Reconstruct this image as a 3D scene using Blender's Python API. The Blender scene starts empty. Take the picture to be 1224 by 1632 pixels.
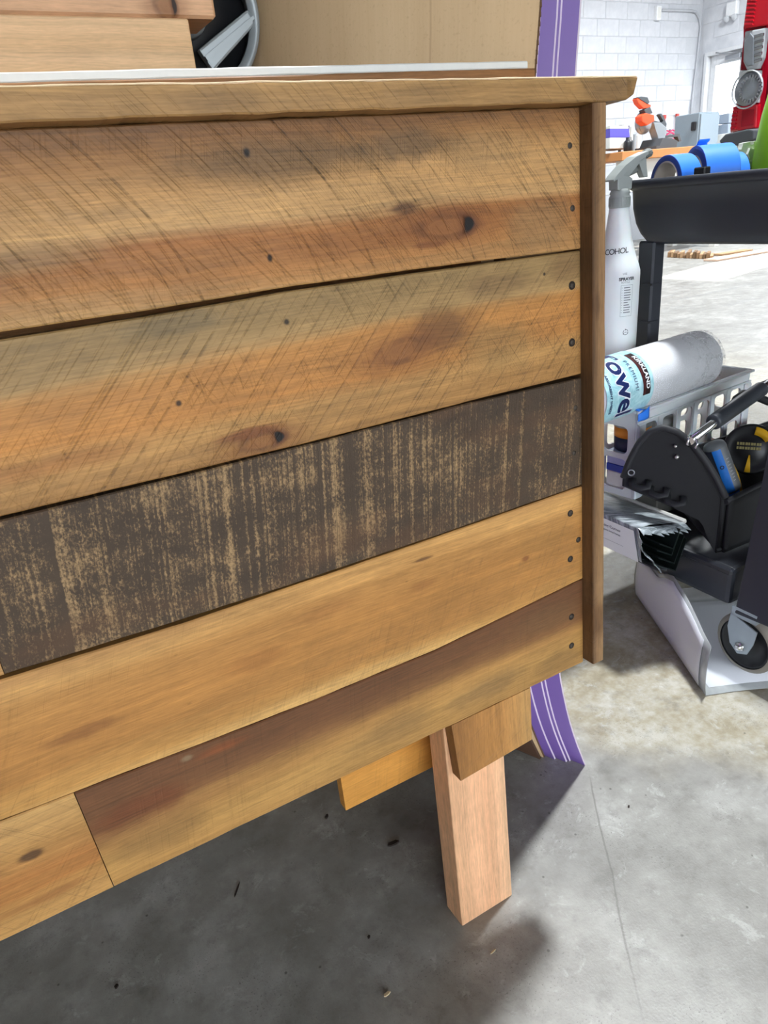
import bpy, bmesh, math, random
from mathutils import Vector, Matrix, noise as mnoise
random.seed(7)
SC = bpy.context.scene
COL = SC.collection
PI = math.pi

def lin(c):
    c = c / 255.0
    return c / 12.92 if c <= 0.04045 else ((c + 0.055) / 1.055) ** 2.4
def rgb(r, g, b):
    return (lin(r), lin(g), lin(b), 1.0)

# ------------------------------------------------------------------ camera
FPX = 1131.0
RIGHT = Vector((0.8662, -0.4917, -0.0887)); DOWN = Vector((-0.2694, -0.3101, -0.9117)); FWD = Vector((0.4208, 0.8136, -0.4011))
CAM = Vector((0, 0, 0.92))
cam_data = bpy.data.cameras.new('camera'); cam = bpy.data.objects.new('camera', cam_data); COL.objects.link(cam)
cam_data.sensor_fit = 'HORIZONTAL'; cam_data.sensor_width = 36.0; cam_data.lens = 36.0 * FPX / 1224.0
cam_data.clip_start = 0.02; cam_data.clip_end = 100
m3 = Matrix((RIGHT, -DOWN, -FWD)).transposed()
cam.matrix_world = Matrix.Translation(CAM) @ m3.to_4x4()
SC.camera = cam

# ------------------------------------------------------------------ world, sun, exposure
W = bpy.data.worlds.new('sky'); SC.world = W; W.use_nodes = True
wb = W.node_tree.nodes['Background']
wb.inputs['Color'].default_value = (0.86, 0.93, 1.0, 1); wb.inputs['Strength'].default_value = 9.0
sun_d = bpy.data.lights.new('sun', 'SUN'); sun_d.energy = 16.0; sun_d.angle = 0.009; sun_d.color = (1.0, 0.95, 0.88)
sun = bpy.data.objects.new('sun', sun_d); COL.objects.link(sun)
sun.rotation_euler = Vector((-0.966, -0.228, -0.435)).to_track_quat('-Z', 'Y').to_euler()
SC.view_settings.view_transform = 'Standard'; SC.view_settings.look = 'None'
SC.view_settings.gamma = 1.0; SC.view_settings.use_curve_mapping = False
SC.view_settings.exposure = 0.0
# (x, y, z, power, sx, sy): unseen ceiling lamps, first set by floor shadow, others added to brighten far bay; each builder below hangs its own light
LAMPS = [(1.85, 1.18, 3.9, 230, 0.3, 0.3),
         (5.6, 2.0, 3.9, 105, 0.4, 0.4), (5.6, 5.2, 3.9, 165, 0.4, 0.4), (8.4, 5.2, 3.9, 255, 0.4, 0.4)]

# ------------------------------------------------------------------ node helper
class S:
    """a socket with arithmetic"""
    def __init__(s, g, o): s.g = g; s.o = o
    def _m(s, op, b=None, c=None): return s.g.math(op, s, b, c)
    def __add__(s, b): return s._m('ADD', b)
    __radd__ = __add__
    def __sub__(s, b): return s._m('SUBTRACT', b)
    def __rsub__(s, b): return s.g.math('SUBTRACT', b, s)
    def __mul__(s, b): return s._m('MULTIPLY', b)
    __rmul__ = __mul__
    def __truediv__(s, b): return s._m('DIVIDE', b)
    def __pow__(s, b): return s._m('POWER', b)
    def exp(s): return s._m('EXPONENT')
    def sqrt(s): return s._m('SQRT')
    def abs(s): return s._m('ABSOLUTE')
    def clamp(s):
        r = s._m('ADD', 0.0); r.o.node.use_clamp = True; return r
class G:
    def __init__(g, name):
        g.m = bpy.data.materials.new(name); g.m.use_nodes = True
        g.nt = g.m.node_tree; g.b = g.nt.nodes['Principled BSDF']
    def n(g, t): return g.nt.nodes.new(t)
    def put(g, sock, v):
        if isinstance(v, S): g.nt.links.new(v.o, sock)
        else: sock.default_value = v
    def math(g, op, a, b=None, c=None):
        nd = g.n('ShaderNodeMath'); nd.operation = op
        for i, v in enumerate((a, b, c)):
            if v is not None: g.put(nd.inputs[i], v)
        return S(g, nd.outputs[0])
    def coord(g, kind='Object'): return S(g, g.n('ShaderNodeTexCoord').outputs[kind])
    def xyz(g, v):
        nd = g.n('ShaderNodeSeparateXYZ'); g.put(nd.inputs[0], v); return [S(g, o) for o in nd.outputs]
    def vec(g, x, y, z):
        nd = g.n('ShaderNodeCombineXYZ')
        for i, v in enumerate((x, y, z)): g.put(nd.inputs[i], v)
        return S(g, nd.outputs[0])
    def noise(g, v, scale=5.0, detail=3.0, rough=0.55, dist=0.0):
        nd = g.n('ShaderNodeTexNoise'); g.put(nd.inputs['Vector'], v)
        nd.inputs['Scale'].default_value = scale; nd.inputs['Detail'].default_value = detail
        nd.inputs['Roughness'].default_value = rough; nd.inputs['Distortion'].default_value = dist
        return S(g, nd.outputs['Fac'])
    def noise1(g, w, scale, detail=1.0, rough=0.5):
        nd = g.n('ShaderNodeTexNoise'); nd.noise_dimensions = '1D'; g.put(nd.inputs['W'], w)
        nd.inputs['Scale'].default_value = scale; nd.inputs['Detail'].default_value = detail; nd.inputs['Roughness'].default_value = rough
        return S(g, nd.outputs['Fac'])
    def voro(g, v, scale, feature='F1'):
        nd = g.n('ShaderNodeTexVoronoi'); nd.feature = feature; g.put(nd.inputs['Vector'], v); nd.inputs['Scale'].default_value = scale
        return S(g, nd.outputs['Distance'])
    def ss(g, x, a, b):
        nd = g.n('ShaderNodeMapRange'); nd.interpolation_type = 'SMOOTHSTEP'; g.put(nd.inputs['Value'], x)
        nd.inputs['From Min'].default_value = a; nd.inputs['From Max'].default_value = b
        return S(g, nd.outputs['Result'])
    def ramp(g, fac, stops, interp='LINEAR'):
        nd = g.n('ShaderNodeValToRGB'); g.put(nd.inputs['Fac'], fac); cr = nd.color_ramp; cr.interpolation = interp
        while len(cr.elements) < len(stops): cr.elements.new(0.5)
        for e, (p, c) in zip(cr.elements, stops): e.position = p; e.color = c
        return S(g, nd.outputs['Color'])
    def mix(g, fac, a, b, blend='MIX'):
        nd = g.n('ShaderNodeMix'); nd.data_type = 'RGBA'; nd.blend_type = blend
        g.put(nd.inputs[0], fac); g.put(nd.inputs[6], a); g.put(nd.inputs[7], b)
        return S(g, nd.outputs[2])
    def bump(g, h, strength=0.3, dist=0.001):
        nd = g.n('ShaderNodeBump'); g.put(nd.inputs['Height'], h); nd.inputs['Strength'].default_value = strength
        nd.inputs['Distance'].default_value = dist; g.nt.links.new(nd.outputs[0], g.b.inputs['Normal'])
    def base(g, c): g.put(g.b.inputs['Base Color'], c)
    def rough(g, r): g.put(g.b.inputs['Roughness'], r)

MATS = {}
def simple(name, c, rough=0.5, metal=0.0, var=0.08, scale=40.0, bump=0.0, alpha=None, spec=None, trans=None, emit=None):
    if name in MATS: return MATS[name]
    g = G(name); p = g.coord(); n = g.noise(p, scale, 3.0)
    col = rgb(*c)
    a = tuple(v * (1 - var) for v in col[:3]) + (1,); b = tuple(min(1, v * (1 + var)) for v in col[:3]) + (1,)
    g.base(g.mix(n, a, b)); g.rough(g.math('MULTIPLY_ADD', n, 0.12, max(0.02, rough - 0.06)))
    g.b.inputs['Metallic'].default_value = metal
    if bump: g.bump(g.noise(p, scale * 4, 4.0), bump, 0.001)
    if alpha is not None: g.b.inputs['Alpha'].default_value = alpha
    if spec is not None: g.b.inputs['Specular IOR Level'].default_value = spec
    if trans is not None: g.b.inputs['Transmission Weight'].default_value = trans
    if emit is not None:
        g.b.inputs['Emission Color'].default_value = col; g.b.inputs['Emission Strength'].default_value = emit
    MATS[name] = g.m
    return g.m

def wood(name, stops, v0, v1, seed=0.0, grain=0.35, saw=(), knots=(), patches=(), speck=0.3, axis='x', rough=0.55, bump=0.35, freq=1.0, gdist=0.02, tint=None, stretch=1.0, mark=0.30):
    """procedural board: stops run across the board (0 = v0 edge .. 1 = v1 edge), long axis u"""
    g = G(name); x, y, z = g.xyz(g.coord())
    if axis == 'x': u, v, w = x, z, y
    elif axis == 'z': u, v, w = z, x, y
    else: u, v, w = x, y, z
    us = u + seed * 3.7
    P = g.vec(us, v, w)
    # the grain bends round the knots
    vw = v
    for k in knots:
        ku, kv, ru, rv = k[:4]
        d2 = ((u - ku) / (ru * 1.6)) ** 2.0 + ((v - kv) / (rv * 1.8)) ** 2.0
        vw = vw - (v - kv) * (d2 * -1.0).exp() * 0.85
    wob = g.noise(g.vec(us * 2.6, v * 9.0, w), 1.0, 3.0) - 0.5
    vw = vw + wob * gdist
    fine = g.noise(g.vec(us * 9.0 * stretch, vw * 420.0, w * 300.0), freq, 3.0, 0.6)
    mid = g.noise(g.vec(us * 2.6 * stretch, vw * 95.0, w * 70.0), freq, 3.0, 0.6)
    broad = g.noise(g.vec(us * 1.6, vw * 22.0, w * 15.0), freq, 2.0, 0.5)
    t = (v - v0) / (v1 - v0) + (broad - 0.5) * 0.55 + (mid - 0.5) * 0.22
    c = g.ramp(t, stops)
    flk = g.noise(g.vec(us * 55.0, vw * 620.0, w * 300.0), 1.0, 2.0, 0.6)
    sh = g.math('MULTIPLY_ADD', mid - 0.5, grain * 2.1, 1.0) + (fine - 0.5) * (grain * 1.9) + (flk - 0.5) * (grain * 2.2)
    blot = g.noise(P, 14.0, 5.0, 0.7) - 0.5
    wth = g.noise(g.vec(us * 5.0, v * 16.0, w), 1.0, 5.0, 0.7) - 0.5
    sh = sh + blot * (grain * 1.8) + wth * (grain * 1.5)
    for (pu, pv, ru, rv, pc, st) in patches:
        d = (((u - pu) / ru) ** 2.0 + ((v - pv) / rv) ** 2.0).sqrt() + (g.noise(P, 22.0, 5.0, 0.65) - 0.5) * 1.1
        f = (1.0 - g.ss(d, 0.35, 1.15)) * st
        c = g.mix(f, c, pc)
    h = fine * 0.5 + mid * 0.5
    # saw marks: slanted or curved scratches
    for (ang, curv, u0, fr, st, mu, mv, mr) in saw:
        ca, sa = math.cos(-ang), math.sin(-ang)
        vv = v - (v0 + v1) / 2
        tt = (u - u0) * ca + vv * sa + vv * vv * curv
        ln = g.noise1(tt + g.noise(P, 6.0, 2.0) * 0.004, fr, 2.0, 0.7)
        ln2 = g.noise1(tt + g.noise(P, 6.0, 2.0) * 0.004 + 3.3, fr * 1.9, 1.0, 0.6)
        line = g.math('MAXIMUM', g.ss(ln, 0.57, 0.72), g.ss(ln2, 0.60, 0.78) * 0.7)
        msk = g.ss(g.noise(g.vec(us * mu, v * mv, w), 1.0, 3.0, 0.6), mr - 0.06, mr + 0.16)
        brk = g.ss(g.noise(P, 60.0, 4.0, 0.7), 0.33, 0.60)
        f = line * msk * brk * st
        sh = sh - f * mark
        h = h - f * 1.6
    if speck:
        sp = 1.0 - g.ss(g.voro(g.vec(us * 34.0, v * 75.0, w * 50.0), 1.0), 0.03, 0.10)
        sp = sp * g.ss(g.noise(P, 16.0, 3.0), 0.50, 0.66)
        sh = sh - sp * speck
    c = g.mix(1.0, c, g.vec(sh, sh, sh), 'MULTIPLY')
    for k in knots:
        ku, kv, ru, rv, dark, tilt = k
        du = (u - ku) + (v - kv) * tilt; dv = (v - kv) - (u - ku) * tilt * 0.6
        dd = ((du / ru) ** 2.0 + (dv / rv) ** 2.0).sqrt() + (g.noise(P, 38.0, 4.0, 0.65) - 0.5) * 0.9
        halo = 1.0 - g.ss(dd, 0.6, 3.2)
        c = g.mix(halo * 0.55, c, rgb(120, 72, 36))
        ring = g.ss(dd, 0.62, 1.0) * (1.0 - g.ss(dd, 1.0, 1.55))
        rings = g.noise1(dd, 7.0, 3.0, 0.7)
        inner = 1.0 - g.ss(dd, 0.6, 1.05)
        c = g.mix(inner * 0.5, c, g.mix(rings, rgb(86, 54, 32), rgb(164, 112, 64)))
        c = g.mix(ring * g.ss(g.noise(P, 40.0, 3.0), 0.34, 0.66) * 0.55, c, rgb(70, 40, 22))
        # the dark, open end of the knot
        de = (((du - ru * 0.80 + (dv / rv) * (dv / rv) * ru * 0.18) / (ru * 0.24)) ** 2.0 + (dv / (rv * 0.95)) ** 2.0).sqrt() + (g.noise(P, 90.0, 3.0) - 0.5) * 0.7
        c = g.mix((1.0 - g.ss(de, 0.9, 2.2)) * dark * 0.6, c, rgb(92, 52, 28))
        c = g.mix((1.0 - g.ss(de, 0.55, 1.1)) * dark, c, rgb(20, 14, 12))
        h = h - (1.0 - g.ss(de, 0.6, 1.1)) * dark * 2.0
    c = g.mix(1.0, c, (1.04, 0.955, 0.86, 1), 'MULTIPLY')
    if tint: c = g.mix(1.0, c, tint, 'MULTIPLY')
    g.base(c); g.rough(g.math('MULTIPLY_ADD', mid, 0.2, rough - 0.1)); g.bump(h, bump, 0.0012)
    g.b.inputs['Specular IOR Level'].default_value = 0.35
    MATS[name] = g.m
    return g.m

# ------------------------------------------------------------------ mesh helper
class MB:
    def __init__(s): s.bm = bmesh.new()
    def _mi(s, faces, mi):
        if mi:
            for f in faces: f.material_index = mi
    def box(s, x0, x1, y0, y1, z0, z1, bev=0.0, mi=0, mat=None, seg=1):
        r = bmesh.ops.create_cube(s.bm, size=1.0); vs = r['verts']
        for v in vs:
            v.co = Vector(((x0 + x1) / 2 + v.co.x * (x1 - x0), (y0 + y1) / 2 + v.co.y * (y1 - y0), (z0 + z1) / 2 + v.co.z * (z1 - z0)))
        fs = set(f for v in vs for f in v.link_faces); s._mi(fs, mi)
        if bev:
            es = list(set(e for v in vs for e in v.link_edges))
            rr = bmesh.ops.bevel(s.bm, geom=es, offset=bev, segments=seg, affect='EDGES', profile=0.6)
            s._mi(rr['faces'], mi); vs = list(set(v for f in rr['faces'] for v in f.verts) | set(v for v in vs if v.is_valid))
        if mat is not None:
            for v in vs: v.co = mat @ v.co
        return s
    def prism(s, poly, d0, d1, plane='xz', bev=0.0, mi=0, mat=None):
        """poly in a plane, pushed from d0 to d1 along the third axis"""
        def pt(a, b, d):
            return {'xz': Vector((a, d, b)), 'yz': Vector((d, a, b)), 'xy': Vector((a, b, d))}[plane]
        lo = [s.bm.verts.new(pt(a, b, d0)) for a, b in poly]; hi = [s.bm.verts.new(pt(a, b, d1)) for a, b in poly]
        fs = []
        n = len(poly)
        for i in range(n):
            fs.append(s.bm.faces.new((lo[i], lo[(i + 1) % n], hi[(i + 1) % n], hi[i])))
        fs.append(s.bm.faces.new(lo[::-1])); fs.append(s.bm.faces.new(hi))
        s._mi(fs, mi)
        vs = lo + hi
        if bev:
            es = list(set(e for f in fs for e in f.edges))
            rr = bmesh.ops.bevel(s.bm, geom=es, offset=bev, segments=2, affect='EDGES', profile=0.6)
            s._mi(rr['faces'], mi)
            vs = list(set(v for f in rr['faces'] for v in f.verts) | set(v for v in vs if v.is_valid))
        if mat is not None:
            for v in vs: v.co = mat @ v.co
        return s
    def lathe(s, prof, seg=24, mat=None, mi=0, a0=0.0, a1=2 * PI):
        """profile [(r, z)] spun about z"""
        full = abs(a1 - a0 - 2 * PI) < 1e-6
        cols = seg if full else seg + 1
        rows = []
        for r, z in prof:
            if r < 1e-6:
                v = s.bm.verts.new((0, 0, z)); rows.append([v] * cols)
            else:
                rows.append([s.bm.verts.new((r * math.cos(a0 + (a1 - a0) * i / seg), r * math.sin(a0 + (a1 - a0) * i / seg), z)) for i in range(cols)])
        for a, b in zip(rows[:-1], rows[1:]):
            for i in range(seg):
                j = (i + 1) % cols
                q = []
                for v in (a[i], a[j], b[j], b[i]):
                    if v not in q: q.append(v)
                if len(q) > 2:
                    try:
                        f = s.bm.faces.new(q); f.material_index = mi; f.smooth = True
                    except ValueError: pass
        if mat is not None:
            for v in set(v for r in rows for v in r): v.co = mat @ v.co
        return s
    def tube(s, pts, r, seg=8, mi=0, caps=True, flat=1.0):
        pts = [Vector(p) for p in pts]; rs = r if isinstance(r, (list, tuple)) else [r] * len(pts)
        rows = []; up = None
        for i, p in enumerate(pts):
            t = (pts[min(i + 1, len(pts) - 1)] - pts[max(i - 1, 0)]).normalized()
            if up is None:
                up = Vector((0, 0, 1)) if abs(t.z) < 0.9 else Vector((1, 0, 0))
            sd = t.cross(up).normalized(); up = sd.cross(t).normalized()
            rows.append([s.bm.verts.new(p + (sd * math.cos(a) * rs[i] + up * math.sin(a) * rs[i] * flat)) for a in (2 * PI * k / seg for k in range(seg))])
        for a, b in zip(rows[:-1], rows[1:]):
            for i in range(seg):
                f = s.bm.faces.new((a[i], a[(i + 1) % seg], b[(i + 1) % seg], b[i])); f.smooth = True; f.material_index = mi
        if caps:
            s.bm.faces.new(rows[0][::-1]).material_index = mi; s.bm.faces.new(rows[-1]).material_index = mi
        return s
    def grid(s, fn, nu, nv, mi=0, smooth=True):
        vs = [[s.bm.verts.new(fn(i / nu, j / nv)) for j in range(nv + 1)] for i in range(nu + 1)]
        for i in range(nu):
            for j in range(nv):
                f = s.bm.faces.new((vs[i][j], vs[i + 1][j], vs[i + 1][j + 1], vs[i][j + 1])); f.smooth = smooth; f.material_index = mi
        return s
    def solid(s, t):
        bmesh.ops.recalc_face_normals(s.bm, faces=s.bm.faces[:])
        bmesh.ops.solidify(s.bm, geom=s.bm.faces[:], thickness=t); return s
    def xf(s, m):
        bmesh.ops.transform(s.bm, matrix=m, verts=s.bm.verts[:]); return s
    def build(s, name, mats, parent=None, origin=None, loc=None, fix=True):
        if fix: bmesh.ops.recalc_face_normals(s.bm, faces=s.bm.faces[:])
        if origin is not None:
            for v in s.bm.verts: v.co -= Vector(origin)
        me = bpy.data.meshes.new(name); s.bm.to_mesh(me); s.bm.free()
        for m in (mats if isinstance(mats, (list, tuple)) else [mats]): me.materials.append(m)
        o = bpy.data.objects.new(name, me); COL.objects.link(o)
        if parent is not None: o.parent = parent
        if loc is not None: o.location = loc
        return o

def thing(name, label, cat, loc=(0, 0, 0), rz=0.0, group=None):
    o = bpy.data.objects.new(name, None); COL.objects.link(o); o.empty_display_size = 0.05
    o.location = loc; o.rotation_euler = (0, 0, rz); o['label'] = label; o['category'] = cat
    if group: o['group'] = group
    return o
def tag(o, label, cat, group=None):
    o['label'] = label; o['category'] = cat
    if group: o['group'] = group
    return o
def struct(o): o['kind'] = 'structure'; return o
def copy_thing(src, loc, label, rz=None):
    c = src.copy(); COL.objects.link(c); c.location = loc; c['label'] = label
    if rz is not None: c.rotation_euler = (0, 0, rz)
    for ch in src.children:
        d = ch.copy(); COL.objects.link(d); d.parent = c
        for gc in ch.children:
            e = gc.copy(); COL.objects.link(e); e.parent = d
    return c
def text_mesh(body, size, spacing=1.0, bold=0.0):
    cu = bpy.data.curves.new('lettering', 'FONT'); cu.body = body; cu.size = size; cu.space_character = spacing; cu.offset = bold
    cu.align_x = 'CENTER'; cu.align_y = 'CENTER'; cu.resolution_u = 3
    ob = bpy.data.objects.new('lettering', cu); COL.objects.link(ob)
    dg = bpy.context.evaluated_depsgraph_get(); me = bpy.data.meshes.new_from_object(ob.evaluated_get(dg))
    bpy.data.objects.remove(ob); bpy.data.curves.remove(cu)
    return me
def text(name, body, size, mat, parent, fn, spacing=1.0, bold=0.0, cuts=0):
    """flat print: fn maps the lettering's own (x, y) onto the surface"""
    me = text_mesh(body, size, spacing, bold)
    if cuts:
        bm = bmesh.new(); bm.from_mesh(me); bmesh.ops.subdivide_edges(bm, edges=bm.edges[:], cuts=cuts); bm.to_mesh(me); bm.free()
    for v in me.vertices: v.co = fn(v.co.x, v.co.y)
    me.materials.clear(); me.materials.append(mat); me.name = name
    o = bpy.data.objects.new(name, me); COL.objects.link(o); o.parent = parent
    return o
def ray(px, py): return RIGHT * (px - 612.0) + DOWN * (py - 816.0) + FWD * FPX
def at_y(px, py, y):
    d = ray(px, py); return CAM + d * ((y - CAM.y) / d.y)
def at_x(px, py, x):
    d = ray(px, py); return CAM + d * ((x - CAM.x) / d.x)
def at_z(px, py, z=0.0):
    d = ray(px, py); return CAM + d * ((z - CAM.z) / d.z)
def T(x, y, z): return Matrix.Translation((x, y, z))
def R(a, ax): return Matrix.Rotation(a, 4, ax)

# ================================================================== STRUCTURE
YB, XR = 8.4, 10.34           # back wall, right wall
XL, YF, ZC = -5.0, -6.0, 4.2
# --- floor
g = G('concrete'); p = g.coord(); x, y, z = g.xyz(p)
n1 = g.noise(p, 2.2, 5.0, 0.6); n2 = g.noise(p, 11.0, 5.0, 0.65); n3 = g.noise(p, 70.0, 3.0, 0.6); n4 = g.noise(p, 320.0, 2.0, 0.6)
c = g.ramp(n1 * 0.45 + n2 * 0.55, [(0.32, rgb(116, 113, 107)), (0.5, rgb(150, 148, 142)), (0.64, rgb(178, 177, 172))])
# dirty, dusty yellowish zone beyond the saw cut
far = g.ss(x * 0.78 + y * 0.62 + (n1 - 0.5) * 0.5, 0.98, 1.12) * (1.0 - g.ss(x, 2.6, 4.0))
dust = g.ramp(n2 * 0.5 + n3 * 0.25 + n1 * 0.25, [(0.33, rgb(126, 113, 86)), (0.48, rgb(160, 150, 124)), (0.60, rgb(186, 182, 168))])
c = g.mix(far * 0.85, c, dust)
stn = g.ss(g.noise(g.vec(x * 1.0 + y * 0.5, y * 2.2 - x * 1.2, 3.0), 2.6, 4.0, 0.6), 0.56, 0.70)
c = g.mix(stn * 0.45 * far, c, rgb(118, 104, 80))
grey = g.ss(g.noise(p, 5.0, 5.0, 0.7), 0.55, 0.75)
c = g.mix(grey * 0.45, c, rgb(104, 102, 96))
mot = g.noise(p, 26.0, 5.0, 0.7); c = g.mix(g.ss(mot, 0.50, 0.72) * 0.40, c, rgb(98, 95, 89))
wh = g.noise(p, 18.0, 6.0, 0.75, 0.6); c = g.mix(g.ss(wh, 0.56, 0.70) * 0.45, c, rgb(198, 198, 194))
chalk = g.ss(n3, 0.60, 0.75) * g.ss(n2, 0.48, 0.62)
c = g.mix(chalk * 0.5, c, rgb(205, 206, 204))
spk = g.ss(n4, 0.60, 0.70) * g.ss(g.noise(p, 9.0, 3.0), 0.48, 0.60)
c = g.mix(spk * 0.55, c, rgb(78, 76, 72))
spk2 = 1.0 - g.ss(g.voro(p, 42.0), 0.05, 0.11)
c = g.mix(spk2 * g.ss(g.noise(p, 30.0, 2.0), 0.52, 0.6) * 0.7, c, rgb(70, 67, 62))
# streaks in the far bay
strk = g.ss(g.noise(g.vec(x * 0.8, y * 5.0, z), 1.6, 4.0, 0.65), 0.5, 0.7) * g.ss(x, 2.0, 3.5)
c = g.mix(strk * 0.4, c, rgb(120, 122, 124))
# hairline crack
l1 = (x * 0.8157 - y * 0.5785 + (n2 - 0.5) * 0.012 - 0.1738).abs(); cr = (1.0 - g.ss(l1, 0.0005, 0.0022)) * g.ss(y, 0.30, 0.45) * (1.0 - g.ss(y, 0.64, 0.68))
c = g.mix(cr * 0.5, c, rgb(88, 86, 80))
g.base(c); g.rough(g.math('MULTIPLY_ADD', n2, 0.35, 0.30)); g.bump(n3 * 0.6 + n4 * 0.4 + n2 * 0.5, 0.25, 0.002)
M_FLOOR = g.m
b = MB(); b.box(XL, XR, YF, YB, -0.1, 0); struct(b.build('floor', M_FLOOR))
M_CEIL = simple('ceiling_deck', (112, 113, 114), 0.8)
b = MB(); b.box(XL, XR, YF, YB, ZC, ZC + 0.1); struct(b.build('ceiling', M_CEIL))
g = G('white_block_paint'); p = g.coord(); n = g.noise(p, 6.0, 4.0); n3 = g.noise(p, 120.0, 3.0)
g.base(g.ramp(n, [(0.3, rgb(198, 201, 207)), (0.7, rgb(217, 219, 224))])); g.rough(0.55); g.bump(n3, 0.3, 0.003); M_BLOCK = g.m
M_MORTAR = simple('painted_joint', (204, 207, 212), 0.7)
BH, BW = 0.2, 0.403
# back wall: painted block, the courses seen are laid one by one
wall_back = MB().box(XL, XR + 0.2, YB, YB + 0.2, 0, ZC).build('wall_back', M_MORTAR); struct(wall_back)
zj = 2.083
blk = None
def block(parent, mtx):
    global blk
    if blk is None:
        blk = MB().box(-BW / 2 + 0.003, BW / 2 - 0.003, -0.008, 0.004, -BH / 2 + 0.003, BH / 2 - 0.003, 0.005).build('block', M_BLOCK, parent); o = blk
    else:
        o = blk.copy(); COL.objects.link(o); o.parent = parent
    o.matrix_local = mtx; return o
for r in range(-7, 8):
    z0 = zj + r * BH
    off = 8.27 if r % 2 else 8.42
    for k in range(-9, 6):
        xa = off + (k - 0.0) * BW
        xc = xa + BW / 2
        if xc + BW / 2 > XR - 0.012 or xc < 5.0: continue
        block(wall_back, T(xc, YB, z0 + BH / 2))
# right wall: smooth painted block with door and an open doorway that lets the sun in
D1 = (7.60, 8.28, 2.47)   # door_1 y0, y1, head
D2 = (5.36, 6.10, 2.15)   # open doorway
b = MB()
def wseg(y0, y1, z0, z1): b.box(XR, XR + 0.2, y0, y1, z0, z1)
wseg(D1[1], YB, 0, ZC); wseg(D1[0], D1[1], D1[2], ZC); wseg(D2[1], D1[0], 0, ZC); wseg(D2[0], D2[1], D2[2], ZC); wseg(YF, D2[0], 0, ZC)
wall_right = struct(b.build('wall_right', M_BLOCK))
for r in range(3, 8):
    z0 = zj + r * BH - 0.05
    if z0 + BH > ZC: break
    for k in range(4):
        block(wall_right, T(XR, YB - 0.03 - BW / 2 - k * BW - (0.2 if r % 2 else 0), z0 + BH / 2) @ R(-PI / 2, 'Z'))
# left and front walls; the front one has an unseen opening, added to light the headboard's face
M_WALL = simple('plain_wall_paint', (200, 202, 206), 0.7)
struct(MB().box(XL - 0.2, XL, YF, YB, 0, ZC).build('wall_left', M_WALL))
b = MB(); b.box(XL, -3.6, YF - 0.2, YF, 0, ZC); b.box(3.4, XR, YF - 0.2, YF, 0, ZC); b.box(-3.6, 3.4, YF - 0.2, YF, 2.7, ZC)
struct(b.build('wall_front', M_WALL))
# door_1: steel frame, glazed leaf, closer
M_FRAME = simple('white_frame_paint', (214, 216, 219), 0.45)
M_GREYM = simple('grey_metal', (150, 153, 158), 0.4, 0.6)
g = G('door_glass'); nt = g.nt; nt.nodes.remove(g.b)
tr = nt.nodes.new('ShaderNodeBsdfTransparent'); gl = nt.nodes.new('ShaderNodeBsdfGlossy'); gl.inputs['Roughness'].default_value = 0.05
ms = nt.nodes.new('ShaderNodeMixShader'); ms.inputs[0].default_value = 0.08
nt.links.new(tr.outputs[0], ms.inputs[1]); nt.links.new(gl.outputs[0], ms.inputs[2]); nt.links.new(ms.outputs[0], nt.nodes['Material Output'].inputs[0]); M_GLASS = g.m
door1 = MB()
for (a, b_) in ((D1[0], D1[0] + 0.05), (D1[1] - 0.05, D1[1])): door1.box(XR - 0.03, XR + 0.16, a, b_, 0, D1[2], 0.004)
door1.box(XR - 0.03, XR + 0.16, D1[0] + 0.05, D1[1] - 0.05, D1[2] - 0.05, D1[2], 0.004)
door_1 = struct(door1.build('door_1', M_FRAME))
b = MB(); y0, y1, zt = D1[0] + 0.052, D1[1] - 0.052, D1[2] - 0.052
for bx in ((y0, y0 + 0.09, 0.01, zt), (y1 - 0.09, y1, 0.01, zt), (y0 + 0.09, y1 - 0.09, zt - 0.13, zt), (y0 + 0.09, y1 - 0.09, 0.01, 0.25), (y0 + 0.09, y1 - 0.09, 0.98, 1.08)):
    b.box(XR + 0.06, XR + 0.10, *bx, 0.003)
leaf = b.build('door_leaf', M_FRAME, door_1)
MB().box(XR + 0.078, XR + 0.084, y0 + 0.085, y1 - 0.085, 0.24, zt - 0.12).build('pane', M_GLASS, leaf)
b = MB(); b.box(XR + 0.005, XR + 0.055, y0 + 0.06, y0 + 0.30, zt - 0.10, zt - 0.04, 0.005); b.tube([(XR - 0.005, y0 + 0.1, zt - 0.03), (XR - 0.10, y0 + 0.3, zt - 0.01), (XR - 0.045, y0 + 0.42, zt + 0.02)], 0.008, 6)
b.build('door_closer', M_GREYM, leaf)
b = MB()
for (a, b_) in ((D2[0] - 0.05, D2[0]), (D2[1], D2[1] + 0.05)): b.box(XR - 0.02, XR, a, b_, 0, D2[2] + 0.05, 0.003)
b.box(XR - 0.02, XR, D2[0], D2[1], D2[2], D2[2] + 0.05, 0.003)
struct(b.build('trim_1', M_FRAME))
struct(MB().box(XR + 0.2, XR + 14, -8, 20, -0.12, -0.02).build('floor_outside', simple('outdoor_paving', (170, 168, 162), 0.9)))
struct(MB().box(-14, 16, YF - 14, YF - 0.2, -0.12, -0.02).build('floor_forecourt', simple('outdoor_paving', (170, 168, 162), 0.9)))
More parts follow.
